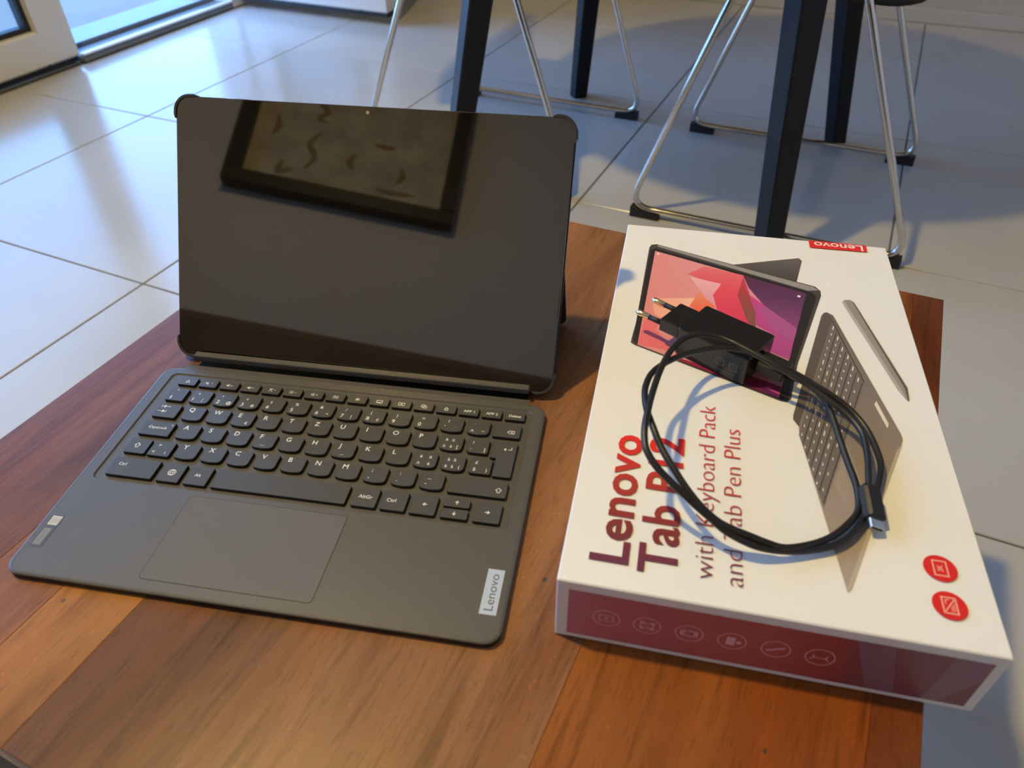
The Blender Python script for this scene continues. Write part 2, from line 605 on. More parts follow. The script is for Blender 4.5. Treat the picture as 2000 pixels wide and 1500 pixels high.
CABLE= [(444.2,175.2,60.7),(455.2,163.9,62.7),(466.1,152.5,62.7),(469.9,127.9,59.7),(472.2,112.7,57.7),(474.2,98.6,56.7),(474.3,86.6,55.7),(472.4,77.9,55.2),(467.3,70.2,55.2),(458.2,60.4,55.2),(447.0,52.8,55.7),(432.0,45.9,58.2),(422.1,45.6,60.7),(414.9,46.0,63.2),(404.9,46.5,66.7),(397.5,48.5,68.7),(389.4,52.5,72.7),(381.6,59.6,76.7),(373.5,69.3,81.7),(366.7,79.4,85.7),(362.0,89.2,89.7),(358.6,99.6,90.7),(356.9,109.7,90.7),(356.9,121.6,89.7),(360.1,136.3,87.7),(366.9,148.3,85.7),(374.8,158.3,83.7),(382.1,166.0,81.7),(398.2,177.4,78.7),(411.0,180.8,77.2),(421.7,180.2,75.7),(431.4,177.1,73.7),(440.6,173.4,71.7),(450.1,171.1,68.7),(462.1,164.8,65.7),(473.7,157.8,62.7),(482.4,149.3,59.7),(488.1,137.9,57.7),(490.6,122.6,56.7),(490.5,111.6,55.7),(486.1,96.6,54.7),(479.9,83.0,54.7),(474.6,73.5,54.7),(469.7,65.7,54.7),(464.4,59.5,54.7),(457.4,54.2,54.7),(446.9,49.7,54.7),(433.7,45.5,56.2),(420.7,43.0,59.2),(411.2,43.3,62.2),(401.3,45.7,65.7),(394.3,48.5,69.7),(386.5,52.2,73.7),(379.9,55.4,77.7),(372.1,59.9,81.7),(364.6,65.2,85.7),(359.1,72.0,89.7),(357.6,78.8,91.7),(357.4,86.2,93.7),(358.6,97.2,94.7),(360.2,110.2,93.7),(363.6,130.6,91.7),(368.0,150.5,88.7),(372.6,164.2,86.7),(379.0,176.6,84.7),(388.6,186.3,81.7),(400.8,187.5,80.2),(411.0,182.8,79.7),(421.2,176.3,78.7),(433.2,169.6,76.7),(445.7,163.0,73.7),(455.3,157.4,71.2),(465.1,149.8,68.7),(472.5,144.2,66.7),(478.7,136.8,64.7),(482.0,127.9,63.2),(481.8,112.7,62.2),(479.9,98.7,61.7),(478.7,90.4,61.7)]

# ================================================================== SETTING
UL, UR, NF, NB, ZC = -1.80, 2.60, -1.80, 2.88, 2.50      # inner faces of the room


def struct(o):
    o['kind'] = 'structure'
    return o


# floor: grout bed with single 60 cm tiles
floor = struct(hbox('floor', UL - 0.05, UR + 0.05, NF - 0.05, NB + 0.05, -0.08, -0.004, M['grout']))
fu, fn_ = (UL + UR) / 2, (NF + NB) / 2
U0, N0, TP, GAP = -0.1015, 0.631, 0.60, 0.0036
i = -4
while U0 + i * TP < UR:
    j = -6
    while N0 + j * TP < NB:
        a0, a1 = max(UL, U0 + i * TP + GAP / 2), min(UR, U0 + (i + 1) * TP - GAP / 2)
        b0, b1 = max(NF, N0 + j * TP + GAP / 2), min(NB, N0 + (j + 1) * TP - GAP / 2)
        if a1 - a0 > 0.02 and b1 - b0 > 0.02:
            t = box('tile', a0 - fu, a1 - fu, b0 - fn_, b1 - fn_, 0.074, 0.080, M['tile'], floor, bev=0.0012)
        j += 1
    i += 1

DTOP, DN0, DN1 = 2.43, -1.45, 2.12            # glazed garden front in the left wall
struct(hbox('wall_back', UL - 0.15, UR + 0.15, NB, NB + 0.15, 0, ZC, M['wallgrey']))
struct(hbox('wall_front', UL - 0.15, UR + 0.15, NF - 0.15, NF, 0, ZC, M['wall']))
struct(hbox('wall_right', UR, UR + 0.15, NF, NB, 0, ZC, M['wall']))
wl = struct(tag(empty('wall_left', hw(UL, 0, 0), HOUSE)))
box('wall_panel', -0.22, 0, NF, DN0, 0, ZC, M['wall'], wl)
box('wall_panel', -0.22, 0, DN1 + 0.09, NB, 0, ZC, M['wall'], wl)
box('lintel', -0.22, 0, DN0, DN1 + 0.09, DTOP, ZC, M['wall'], wl)
struct(hbox('ceiling', UL - 0.22, UR + 0.15, NF - 0.15, NB + 0.15, ZC, ZC + 0.1, M['ceiling']))
struct(hbox('baseboard_back', UL + 0.01, UR - 0.01, NB - 0.012, NB, 0, 0.045, M['skirt'], bev=0.003))
struct(hbox('baseboard_right', UR - 0.012, UR, NF + 0.01, NB - 0.02, 0, 0.06, M['skirt'], bev=0.003))

# threshold and sill of the garden door, terrace outside
tr = struct(empty('trim_1', hw(UL, 0, 0), HOUSE))
box('threshold', -0.125, 0.0, 1.478, DN1 + 0.02, 0.0, 0.020, M['alu'], tr, bev=0.004)
box('threshold', -0.125, -0.02, DN0, 1.476, 0.0, 0.004, M['alu'], tr)
box('track_rail', -0.105, -0.088, 1.478, DN1 + 0.02, 0.020, 0.034, M['alu'], tr, bev=0.002)
box('inner_edge', -0.02, 0.004, 1.478, DN1 + 0.02, 0.0205, 0.028, M['upvc'], tr, bev=0.003)
box('outer_sill', -0.32, -0.125, DN0, DN1 + 0.02, -0.03, 0.010, M['alu'], tr, bev=0.003)
terr = struct(hbox('terrace_floor', -7.0, UL - 0.33, -5.0, 7.0, -0.20, -0.035, M['terrace']))


def leaf(name, width, height, z0, handle=True, depth=0.07):
    """glazed door leaf; local x runs along its width, y is its thickness, origin at its lower corner"""
    e = struct(empty(name))
    s, rl = 0.105, 0.095
    box('stile', 0, s, -depth, 0, z0, z0 + height, M['upvc'], e, bev=0.006)
    box('stile', width - s, width, -depth, 0, z0, z0 + height, M['upvc'], e, bev=0.006)
    box('rail', s, width - s, -depth, 0, z0, z0 + rl, M['upvc'], e, bev=0.006)
    box('rail', s, width - s, -depth, 0, z0 + height - rl, z0 + height, M['upvc'], e, bev=0.006)
    # black gasket around the pane
    g = 0.014
    o0 = box_pts(s, width - s, z0 + rl, z0 + height - rl)
    for (x0, x1, a0, a1) in ((s, s + g, z0 + rl, z0 + height - rl), (width - s - g, width - s, z0 + rl, z0 + height - rl),
                             (s + g, width - s - g, z0 + rl, z0 + rl + g), (s + g, width - s - g, z0 + height - rl - g, z0 + height - rl)):
        box('gasket', x0, x1, -depth * 0.75, -depth * 0.30, a0, a1, M['gasket'], e)
    box('pane', s + g, width - s - g, -depth * 0.56, -depth * 0.48, z0 + rl + g, z0 + height - rl - g, M['pane'], e)
    box('weather_seal', 0.004, width - 0.004, -depth * 0.85, -depth * 0.15, z0 - 0.014, z0 - 0.0005, M['gasket'], e)
    if handle:
        h = box('handle_plate', 0.035, 0.065, 0.0, 0.008, 1.0, 1.14, M['alu'], e, bev=0.003)
        tube('handle_lever', fillet([(0.05, 0.0, 0.035), (0.05, 0.05, 0.035), (0.05, 0.05, -0.09)], 0.012), 0.008, M['alu'], h).location = (0, 0, 1.05)
    return e


# closed leaf next to the doorway and its two neighbours, all in the left wall
for k, (a, b) in enumerate(((-1.45, -0.49), (-0.485, 0.485), (0.49, 1.474))):
    d = leaf('door_%d' % (k + 1), b - a, DTOP - 0.027, 0.022, handle=(k == 2))
    # width along +n: local x -> n, local y -> -u side (room side is +u)
    d.matrix_world = Matrix.Translation(hw(UL - 0.012, b, 0)) @ Matrix.Rotation(HOUSE - math.pi / 2, 4, 'Z')
# leaf swung into the room, hinged at the far jamb
d = leaf('door_4', 0.635, DTOP - 0.06, 0.040)
d.matrix_world = Matrix.Translation(hw(UL + 0.655, DN1 + 0.035, 0)) @ Matrix.Rotation(HOUSE + math.pi, 4, 'Z') @ Matrix.Translation((0, 0.0, 0))
jm = struct(empty('trim_2', hw(UL, 0, 0), HOUSE))
box('door_jamb', -0.16, 0.0, DN1 + 0.02, DN1 + 0.09, 0.0, DTOP, M['upvc'], jm, bev=0.004)
box('door_head', -0.16, 0.0, DN0, DN1 + 0.02, DTOP - 0.0045, DTOP - 0.0005, M['upvc'], jm)

# ceiling lamp that gives the warm light
LP = Vector((-0.44, 0.26, TT + 1.89))
lamp = tag(empty('ceiling_lamp', (LP.x, LP.y, ZC), HOUSE), 'small ceiling lamp with opal globe above the coffee table, metal dome added to block upward light', 'lamp')
lathe('canopy', [(0.0601, -0.022), (0.06, -0.02), (0.055, -0.004), (0.05, 0.0)], M['lampmetal'], lamp)
lathe('stem', [(0.008, -(ZC - LP.z) + 0.040), (0.008, -0.02)], M['lampmetal'], lamp, seg=12)
gl = []
for q in range(13):
    a = math.pi * q / 12
    gl.append((max(0.0008, 0.045 * math.sin(a)), -(ZC - LP.z) - 0.045 * math.cos(a)))
dome = []  # unseen dome, added to keep the lamp's light off the ceiling
for rr_, rev in ((0.095, False), (0.0935, True)):
    arc_ = [(max(0.009, rr_ * math.sin(math.pi / 2 * q / 10)), -(ZC - LP.z) + rr_ * math.cos(math.pi / 2 * q / 10)) for q in range(11)]
    dome += list(reversed(arc_)) if rev else arc_
lathe('added_light_shield', dome, M['lampmetal'], lamp, seg=40)
lathe('globe', gl, M['bulb'], lamp, seg=20)

# framed picture on the wall behind the camera (seen mirrored in the tablet)
PW, PH, FD = 0.86, 0.66, 0.065
pic = tag(empty('framed_picture', hw(-0.338, NF, 1.580), HOUSE), 'wide picture in a thick black frame mirrored in the dark tablet screen', 'picture')
fw = 0.056
for nm, (x0, x1, z0, z1) in (('frame_rail', (-PW / 2, PW / 2, 0, fw)), ('frame_rail', (-PW / 2, PW / 2, PH - fw, PH)),
                             ('frame_rail', (-PW / 2, -PW / 2 + fw, fw, PH - fw)), ('frame_rail', (PW / 2 - fw, PW / 2, fw, PH - fw))):
    box(nm, x0, x1, 0.002, FD, z0, z1, M['frame_black'], pic, bev=0.003)
M['canvas'] = m_noise('mottled_ochre_canvas', (0.46, 0.40, 0.28, 1), (0.80, 0.70, 0.52, 1), (9, 9, 9), 8.0, rough=0.6)
cv = box('canvas', -PW / 2 + fw, PW / 2 - fw, 0.004, 0.022, fw, PH - fw, M['canvas'], pic)
M['sepia'] = mat('sepia_brush_mark', (0.34, 0.22, 0.12), 0.6)
strokes = [[(-0.13, 0.30), (-0.16, 0.24), (-0.13, 0.19), (-0.155, 0.13)], [(-0.12, 0.50), (-0.17, 0.45), (-0.125, 0.40), (-0.15, 0.36), (-0.11, 0.35)],
           [(-0.20, 0.12), (-0.25, 0.10), (-0.24, 0.15)], [(0.02, 0.24), (0.0, 0.20), (0.02, 0.17)], [(0.20, 0.22), (0.21, 0.18), (0.19, 0.15)],
           [(0.08, 0.30), (0.12, 0.295), (0.16, 0.30)], [(0.12, 0.11), (0.18, 0.105), (0.27, 0.112)], [(-0.30, 0.34), (-0.29, 0.29), (-0.305, 0.25)]]
for st in strokes:
    pth = smooth_path([(x, 0.0225, z) for x, z in st], 5)
    n_ = len(pth)
    tube('brush_stroke', pth, 0.01, M['sepia'], cv, seg=6,
         radii=[0.002 + 0.011 * math.sin(math.pi * (q + 0.5) / n_) * (0.6 + 0.4 * ((q * 7) % 3) / 2) for q in range(n_)]).scale = (1, 1, 1)
for o in cv.children:
    for v_ in o.data.vertices:
        v_.co.y = 0.0225 + (v_.co.y - 0.0225) * 0.08

# sofa behind the camera: its brown back shows along the lower edge of the tablet screen
M['leather'] = m_noise('dark_brown_leather', (0.135, 0.082, 0.052, 1), (0.17, 0.105, 0.068, 1), (14, 14, 14), rough=0.5)
sofa = tag(empty('sofa', hw(-0.10, -1.02, 0), HOUSE), 'dark brown leather sofa mirrored as a low band along the bottom of the tablet screen', 'sofa')


def cushion(name, x0, x1, y0, y1, z0, z1, b):
    o = prism(name, rrect(x0, x1, y0, y1, b, 5), z0, z1, M['leather'], sofa, bev=b * 0.8, bevb=b * 0.5)
    return o


cushion('sofa_base', -1.00, 1.00, -0.42, 0.38, 0.09, 0.28, 0.02)
cushion('backrest', -1.00, 1.00, -0.42, -0.22, 0.281, 0.70, 0.03)
cushion('back_cushion', -0.99, 0.99, -0.215, -0.08, 0.435, 0.850, 0.035)
for s_ in (-1, 1):
    cushion('armrest', *sorted((s_ * 1.002, s_ * 1.18)), -0.42, 0.38, 0.09, 0.60, 0.03)
    cushion('seat_cushion', *sorted((s_ * 0.006, s_ * 0.99)), -0.215, 0.40, 0.285, 0.43, 0.03)
    for t_ in (-0.36, 0.32):
        box('sofa_leg', s_ * 0.95 - 0.025, s_ * 0.95 + 0.025, t_ - 0.025, t_ + 0.025, 0.0, 0.0895, M['wood_dark'], sofa)

# ================================================================== COFFEE TABLE
TU0, TU1, TN0, TN1 = -0.1045, 0.4875, -0.0684, 0.526
ct = tag(empty('coffee_table', hw((TU0 + TU1) / 2, (TN0 + TN1) / 2, 0), HOUSE),
         'square brown hardwood plank coffee table carrying the tablet and its box', 'table')
cu_, cn_ = (TU0 + TU1) / 2, (TN0 + TN1) / 2
planks = [(-0.1045, -0.0140, (0.165, 0.068, 0.040)), (-0.0140, 0.0370, (0.210, 0.088, 0.042)), (0.0370, 0.0860, (0.330, 0.138, 0.032)),
          (0.0860, 0.3215, (0.222, 0.100, 0.048)), (0.3215, 0.4640, (0.250, 0.080, 0.017)), (0.4640, 0.4875, (0.150, 0.042, 0.013))]
for a, b, c in planks:
    p = box('plank', a - cu_ + 0.00004, b - cu_ - 0.00004, TN0 - cn_, TN1 - cn_, TT - 0.024, TT, M['wood'], ct, bev=0.00035)
    p.color = (*c, 1.0)
for ku, kn, kr in ((0.0452, 0.0028, 0.0010), (0.4202, 0.0839, 0.0009), (0.2876, 0.1284, 0.0012)):
    kf = Flat()
    kf.circle(ku - cu_, kn - cn_, kr, seg=12, sy=1.5)
    kf.build('knot', TT + 0.00005, M['knot'], ct)
for s in (-1, 1):
    box('apron', -0.2945, 0.2945, s * 0.2855 - 0.011, s * 0.2855 + 0.011, TT - 0.16, TT - 0.0242, M['wood_dark'], ct)
    box('apron', s * 0.2835 - 0.011, s * 0.2835 + 0.011, -0.2744, 0.2744, TT - 0.16, TT - 0.0242, M['wood_dark'], ct)
    for t in (-1, 1):
        box('leg', s * 0.262 - 0.022, s * 0.262 + 0.022, t * 0.262 - 0.022, t * 0.262 + 0.022, 0.0, TT - 0.161, M['wood_dark'], ct, bev=0.002)

# ================================================================== DINING TABLE
DU, DN = 0.004, 1.44
dt = tag(empty('dining_table', hw(DU, DN, 0), HOUSE), 'round dining table on four splayed black tapered legs', 'table')
lathe('table_top', [(0.470, 0.722), (0.488, 0.732), (0.490, 0.742), (0.486, 0.750)], M['black_leg'], dt, seg=72)
for (bu, bn) in ((-0.338, -0.335), (-0.325, 0.362), (0.296, -0.335), (0.341, 0.312)):
    tu, tn = math.copysign(0.235, bu), math.copysign(0.235, bn)
    vs = []
    for (cu0, cn0, z, h) in ((bu, bn, 0.0, 0.0255), (tu, tn, 0.722, 0.037)):
        for k in range(4):
            a = math.pi / 2 * k
            # diamond section: the legs stand turned by 45 degrees
            c2 = [(h, 0), (0, h), (-h, 0), (0, -h)][k]
            ca = math.cos(math.radians(0)), math.sin(math.radians(0))
            # chamfered corner pairs
            t1 = Vector((c2[0], c2[1])) * 0.93 + Vector((c2[1], -c2[0])) * 0.07
            t2 = Vector((c2[0], c2[1])) * 0.93 - Vector((c2[1], -c2[0])) * 0.07
            vs += [(cu0 + t1.x, cn0 + t1.y, z), (cu0 + t2.x, cn0 + t2.y, z)]
    fs = [(k, (k + 1) % 8, 8 + (k + 1) % 8, 8 + k) for k in range(8)] + [tuple(reversed(range(8))), tuple(range(8, 16))]
    fixn(raw('leg', vs, fs, M['black_leg'], dt))

# ================================================================== DINING CHAIRS
def make_chair():
    e = empty('dining_chair')
    e['category'] = 'chair'
    e['group'] = 'sled-base chairs at the round dining table'
    hb, zb, r = 0.2575, 0.0175, 0.0066
    yl = 0.2325
    path = [(-0.070, -yl, 0.452), (-hb, -yl, zb), (hb, -yl, zb), (0.106, -yl, 0.452),
            (0.106, yl, 0.452), (hb, yl, zb), (-hb, yl, zb), (-0.070, yl, 0.452)]
    tube('sled_frame', fillet(path, 0.035, 8, closed=True), r, M['chrome'], e, seg=14, closed=True)
    for sx in (-1, 1):
        for sy in (-1, 1):
            x0, x1 = sx * (hb - 0.064), sx * (hb - 0.006)
            y0, y1 = sy * yl - 0.009, sy * yl + 0.009
            vs = [(x0, y0, 0), (x1, y0, 0), (x1, y1, 0), (x0, y1, 0), (x0, y0, 0.0105), (x1, y0, 0.021), (x1, y1, 0.021), (x0, y1, 0.0105)]
            fs = [(3, 2, 1, 0), (4, 5, 6, 7), (0, 1, 5, 4), (1, 2, 6, 5), (2, 3, 7, 6), (3, 0, 4, 7)]
            fixn(raw('foot_pad', vs, fs, M['black_pad'], e))
    # seat and backrest: curved shells

    def shell(name, prof, w0, th):
        pp = smooth_path([(x, 0, z) for x, z in prof], 5)
        n_ = len(pp)
        cols = 9
        vs, fs = [], []
        for q, p in enumerate(pp):
            t = (pp[min(q + 1, n_ - 1)] - pp[max(q - 1, 0)]).normalized()
            nn = Vector((-t.z, 0, t.x))
            endf = min(1.0, 0.80 + 0.2 * min(q, n_ - 1 - q) / 4.0)
            for side in (0, 1):
                for c in range(cols):
                    y = (c / (cols - 1) * 2 - 1) * w0 / 2 * endf
                    dish = 0.018 * (abs(y) / (w0 / 2)) ** 2
                    vs.append(p + Vector((0, y, 0)) + nn * (dish + (th if side else 0)))
        row = cols * 2
        for q in range(n_ - 1):
            for c in range(cols - 1):
                a = q * row + c
                fs.append((a, a + 1, a + row + 1, a + row))
                b = a + cols
                fs.append((b + row, b + row + 1, b + 1, b))
            a = q * row
            fs.append((a, a + row, a + row + cols, a + cols))
            a = q * row + cols - 1
            fs.append((a + cols, a + cols + row, a + row, a))
        for q in (0, n_ - 1):
            for c in range(cols - 1):
                a = q * row + c
                fs.append((a, a + cols, a + cols + 1, a + 1))
        return fixn(raw(name, vs, fs, M['seat'], e, smooth=True))
    shell('seat', [(0.22, 0.474), (0.18, 0.476), (0.05, 0.465), (-0.07, 0.453), (-0.13, 0.454), (-0.175, 0.478)], 0.42, 0.020)
    shell('backrest', [(-0.172, 0.49), (-0.200, 0.55), (-0.225, 0.62), (-0.250, 0.72), (-0.275, 0.82)], 0.42, 0.018)
    return e


def copy_tree(o, parent=None):
    c = o.copy()
    COL.objects.link(c)
    if parent:
        c.parent = parent
    for ch in o.children:
        copy_tree(ch, c)
    return c


chair1 = make_chair()
chair2 = copy_tree(chair1)
chair1.location = hw(-0.375, 1.47, 0)
chair1.rotation_euler.z = HOUSE
chair1['label'] = 'chrome sled-base chair behind the tablet screen, nearer the garden door'
chair2.location = hw(0.266, 1.458, 0)
chair2.rotation_euler.z = HOUSE + math.pi
chair2['label'] = 'chrome sled-base chair straight behind the white product box'

# ================================================================== KEYBOARD
S = 0.001
kb = tag(empty('detachable_keyboard', (0, 0, TT), 0.0), 'dark grey detachable tablet keyboard with trackpad lying in front of the tablet', 'keyboard')
ZT, ZW = 0.0055, 0.0046           # top of the palm rest, floor of the key well


def mm(pts):
    return [(x * S, y * S) for x, y in pts]


prism('bottom_shell', mm(rrect(0.25, 293.35, 0.25, 187.7, 9.3, 6)), 0.0, 0.0041, M['kb_black'], kb, bevb=0.0006)  # black layer, raised so its colour carries the unlit lower edge
outer = rrect(0, 293.6, 0, 188, 9.5, 6)
well = rrect(9.5, 284.2, 75.0, 181.5, 4.0, 6)
rings = [(mm(outer), 0.0042), (mm(outer), ZT - 0.0009), (mm(inset(outer, 0.45)), ZT - 0.0004), (mm(inset(outer, 1.5)), ZT),
         (mm(inset(well, -0.5)), ZT), (mm(inset(well, 0.3)), ZW), ]
vs, fs = [], []
nn_ = len(outer)
for ring, z in rings:
    vs += [(x, y, z) for x, y in ring]
for k in range(len(rings) - 1):
    for i in range(nn_):
        j = (i + 1) % nn_
        fs.append((k * nn_ + i, k * nn_ + j, (k + 1) * nn_ + j, (k + 1) * nn_ + i))
fs.append(tuple(range((len(rings) - 1) * nn_, len(rings) * nn_)))
fs.append(tuple(reversed(range(nn_))))
raw('base_plate', vs, fs, M['kb'], kb)
# stitched rim groove along the edge
fl = Flat()
fl.ring(mm(inset(outer, 2.0)), 0.00030)
fl.build('rim_groove', ZT + 0.00004, M['sticker'], kb)
# flexible fold and docking bar behind the keys
prof = [(184.5, 5.45), (187.6, 5.45), (190.5, 5.1), (193.4, 4.7)]
vs, fs = [], []
for y, z in prof:
    for x in (15.0, 281.0):
        vs += [(x * S, y * S, z * S), (x * S, y * S, (z - 1.2) * S)]
for k in range(len(prof) - 1):
    a = k * 4
    fs += [(a, a + 2, a + 6, a + 4), (a + 1, a + 5, a + 7, a + 3), (a, a + 4, a + 5, a + 1), (a + 2, a + 3, a + 7, a + 6)]
fs += [(0, 1, 3, 2), (12, 14, 15, 13)]
fixn(raw('fabric_fold', vs, fs, M['kb'], kb))
box('hinge_gap_shadow', 0.0200, 0.2780, 0.1870, 0.2028, 0.0004, 0.0012, M['kb_black'], kb)  # black strip painted in as the shadow under the docking bar
box('docking_bar', 0.0185, 0.2790, 0.1972, 0.2028, 0.0064, 0.0113, M['kb'], kb, bev=0.0006)

# trackpad, with its thin gap
tp = prism('trackpad', mm(rrect(82.0, 186.2, 8.3, 70.0, 2.6, 5)), ZT - 0.001, ZT + 0.00022, M['pad'], kb, bev=0.00008)
fl = Flat()
fl.ring(mm(inset(rrect(82.0, 186.2, 8.3, 70.0, 2.6, 5), -0.35)), 0.00040)
fl.build('trackpad_gap', ZT + 0.00006, M['keyside'], kb)

# brand tag and sticker
tg = prism('brand_tag', mm(box_pts(279.1, 288.8, 16.9, 46.4)), ZT, ZT + 0.0003, M['tag'], kb, bev=0.0001)
fl = Flat()
fl.text('Lenovo', (0.2862, 0.0195), (0, 1), (-1, 0), 0.0235, 0.0050, bold=-0.005)
fl.build('lettering', ZT + 0.00036, M['tagtext'], tg)
stk = prism('sticker', mm(rrect(4.2, 12.6, 18.9, 42.4, 0.6, 3)), ZT, ZT + 0.00018, M['sticker'], kb)
fl = Flat()
fl.poly(mm(box_pts(5.5, 12.0, 35.0, 41.8)))
fl.build('pale_square', ZT + 0.00024, M['stickerw'], stk)
fl = Flat()
fl.poly(mm(box_pts(5.8, 10.6, 20.4, 32.3)))
fl.build('grey_bar', ZT + 0.00024, M['stickerg'], stk)
fl = Flat()
for q in range(4):
    fl.line(mm([(6.5 + 1.5 * q, 36.0), (6.9 + 1.5 * q, 40.8)]), 0.0004)
for q in range(9):
    fl.line(mm([(6.5, 21.4 + 1.2 * q), (9.9, 21.4 + 1.2 * q)]), 0.0003)
fl.build('fine_print', ZT + 0.0003, M['sticker'], stk)

ZK0, ZK1 = ZW + 0.0002, 0.0071
WHITE = M['legend']


def key(out, legend=None):
    k = prism('key', mm(out), ZK0, ZK1, M['key'], kb, bev=0.00028, sidemat=M['keyside'])
    if legend and legend.v:
        legend.build('legend', ZK1 + 0.00004, WHITE, k, scale=S)
    return k


def smile(x0, x1, y0, y1):
    """key cap with a bulged lower edge"""
    seg = 5
    r1, r2 = 1.0, 3.2
    pts = []
    w = x1 - x0
    base = rrect(x0, x1, y0, y1, 0, seg, radii=(r2, r2, r1, r1))
    k = seg + 1
    bl, br = base[:k], base[k:2 * k]
    mid = [(x0 + r2 + (w - 2 * r2) * t, y0 - 0.55 * math.sin(math.pi * t)) for t in (0.25, 0.5, 0.75)]
    return bl + mid + br + base[2 * k:]


def arrow(f, cx, cy, d, s=1.5):
    """small filled arrow pointing along d"""
    p = (-d[1], d[0])

    def q(a, b):
        return (cx + d[0] * a + p[0] * b, cy + d[1] * a + p[1] * b)
    f.poly([q(s * 1.1, 0), q(-s * 0.1, s * 0.95), q(-s * 0.1, -s * 0.95)])
    f.poly([q(-s * 1.1, -0.3), q(0, -0.3), q(0, 0.3), q(-s * 1.1, 0.3)])


def T(f, s, x, y, cap=2.6, bold=0.016, length=None):
    f.text(s, (x, y), (1, 0), (0, 1), length, cap, bold=bold)


# ---- function row
icons = ['home', 'mute', 'volume_down', 'volume_up', 'mic', 'dim', 'bright', 'pad', 'star', 'screen', 'split', 'copy', 'lock', 'APP 1', 'APP 2', 'Delete']
for i, ic in enumerate(icons):
    x0 = 19.3 + 16.47 * i
    x1 = x0 + 14.0
    y0, y1 = 168.4, 177.0
    cx, cy = (x0 + x1) / 2, (y0 + y1) / 2 - 0.2
    f = Flat()
    if ic == 'home':
        f.line([(cx - 1.5, cy - 1.2), (cx + 1.5, cy - 1.2), (cx, cy + 1.5), (cx - 1.5, cy - 1.2)], 0.5)
    elif ic in ('mute', 'volume_down', 'volume_up'):
        f.poly([(cx - 2.4, cy - 0.6), (cx - 1.4, cy - 0.6), (cx - 0.3, cy - 1.5), (cx - 0.3, cy + 1.5), (cx - 1.4, cy + 0.6), (cx - 2.4, cy + 0.6)])
        if ic == 'mute':
            f.line([(cx - 2.6, cy + 1.5), (cx + 0.4, cy - 1.5)], 0.4)
            f.circle(cx + 2.6, cy + 0.2, 0.4, seg=8)
        else:
            f.line([(cx + 0.6, cy + 0.9), (cx + 1.1, cy), (cx + 0.6, cy - 0.9)], 0.4)
            f.line([(cx + 1.8, cy), (cx + 3.0, cy)], 0.4)
    elif ic == 'mic':
        f.circle(cx - 0.6, cy + 0.5, 0.8, seg=12, sy=1.5)
        f.line([(cx - 2.0, cy + 1.7), (cx + 1.0, cy - 1.7)], 0.4)
        f.line([(cx - 2.0, cy - 1.7), (cx + 1.0, cy + 1.7)], 0.4)
        f.circle(cx + 2.6, cy + 0.2, 0.4, seg=8)
    elif ic in ('dim', 'bright'):
        f.circle(cx - 1.0, cy, 0.95, w=0.4, seg=14)
        for q in range(8):
            a = math.pi / 4 * q
            f.line([(cx - 1.0 + 1.25 * math.cos(a), cy + 1.25 * math.sin(a)), (cx - 1.0 + 1.75 * math.cos(a), cy + 1.75 * math.sin(a))], 0.35)
        f.line([(cx + 1.4, cy), (cx + 2.8, cy)], 0.4)
        if ic == 'bright':
            f.line([(cx + 2.1, cy - 0.7), (cx + 2.1, cy + 0.7)], 0.4)
    elif ic == 'pad':
        f.ring(rrect(cx - 1.9, cx + 1.9, cy - 1.3, cy + 1.3, 0.3, 2), 0.4)
        f.line([(cx - 1.4, cy + 1.0), (cx + 1.4, cy - 1.0)], 0.4)
    elif ic == 'star':
        for q in range(4):
            a = math.pi / 4 * q + 0.2
            f.line([(cx - 1.8 * math.cos(a), cy - 1.6 * math.sin(a)), (cx + 1.8 * math.cos(a), cy + 1.6 * math.sin(a))], 0.4)
    elif ic == 'screen':
        f.ring(rrect(cx - 2.2, cx + 2.2, cy - 1.6, cy + 1.6, 0.3, 2), 0.5)
        f.poly(box_pts(cx - 1.0, cx + 1.0, cy - 1.2, cy - 0.4))
    elif ic == 'split':
        f.ring(rrect(cx - 2.4, cx - 0.2, cy - 1.6, cy + 1.6, 0.3, 2), 0.45)
        f.ring(rrect(cx + 0.2, cx + 2.4, cy - 1.6, cy + 1.6, 0.3, 2), 0.45)
    elif ic == 'copy':
        f.ring(rrect(cx - 2.2, cx + 1.0, cy - 0.7, cy + 1.8, 0.3, 2), 0.45)
        f.ring(rrect(cx - 1.0, cx + 2.2, cy - 1.8, cy + 0.7, 0.3, 2), 0.45)
    elif ic == 'lock':
        f.ring(rrect(cx - 1.4, cx + 1.4, cy - 1.7, cy + 0.5, 0.3, 2), 0.55)
        f.line([(cx - 0.8, cy + 0.4), (cx - 0.8, cy + 1.3), (cx + 0.8, cy + 1.3), (cx + 0.8, cy + 0.4)], 0.45)
    else:
        ln = {'APP 1': 8.0, 'APP 2': 8.4, 'Delete': 8.6}[ic]
        T(f, ic, cx - ln / 2, cy - 1.1, 2.3, 0.02, ln)
    key(rrect(x0, x1, y0, y1, 1.1, 4), f)

# ---- number row
num = [('+', '1', '¦'), ('"', '2', '@'), ('*', '3', '#'), ('ç', '4', ''), ('%', '5', ''), ('&', '6', '¬'), ('/', '7', '|'), ('(', '8', '¢'),
       (')', '9', ''), ('=', '0', ''), ('?', "'", '´'), ('`', '^', '~')]
f = Flat()
T(f, '°', 23.6, 160.2, 2.4)
T(f, '§', 21.6, 153.4, 2.6)
key(rrect(18.6, 32.6, 151.0, 164.4, 1.1, 4), f)
for i, (a, b, c) in enumerate(num):
    x0 = 36.2 + 18.76 * i
    f = Flat()
    T(f, a, x0 + 4.6, 159.2 if a not in '"*`' else 158.4, 2.6)
    T(f, b, x0 + 2.8, 153.0 if b != '^' else 151.8, 3.3)
    if c:
        T(f, c, x0 + 10.4, 153.2, 2.6)
    key(smile(x0, x0 + 15.6, 151.0, 164.2), f)
f = Flat()
cx, cy = 273.4, 156.2
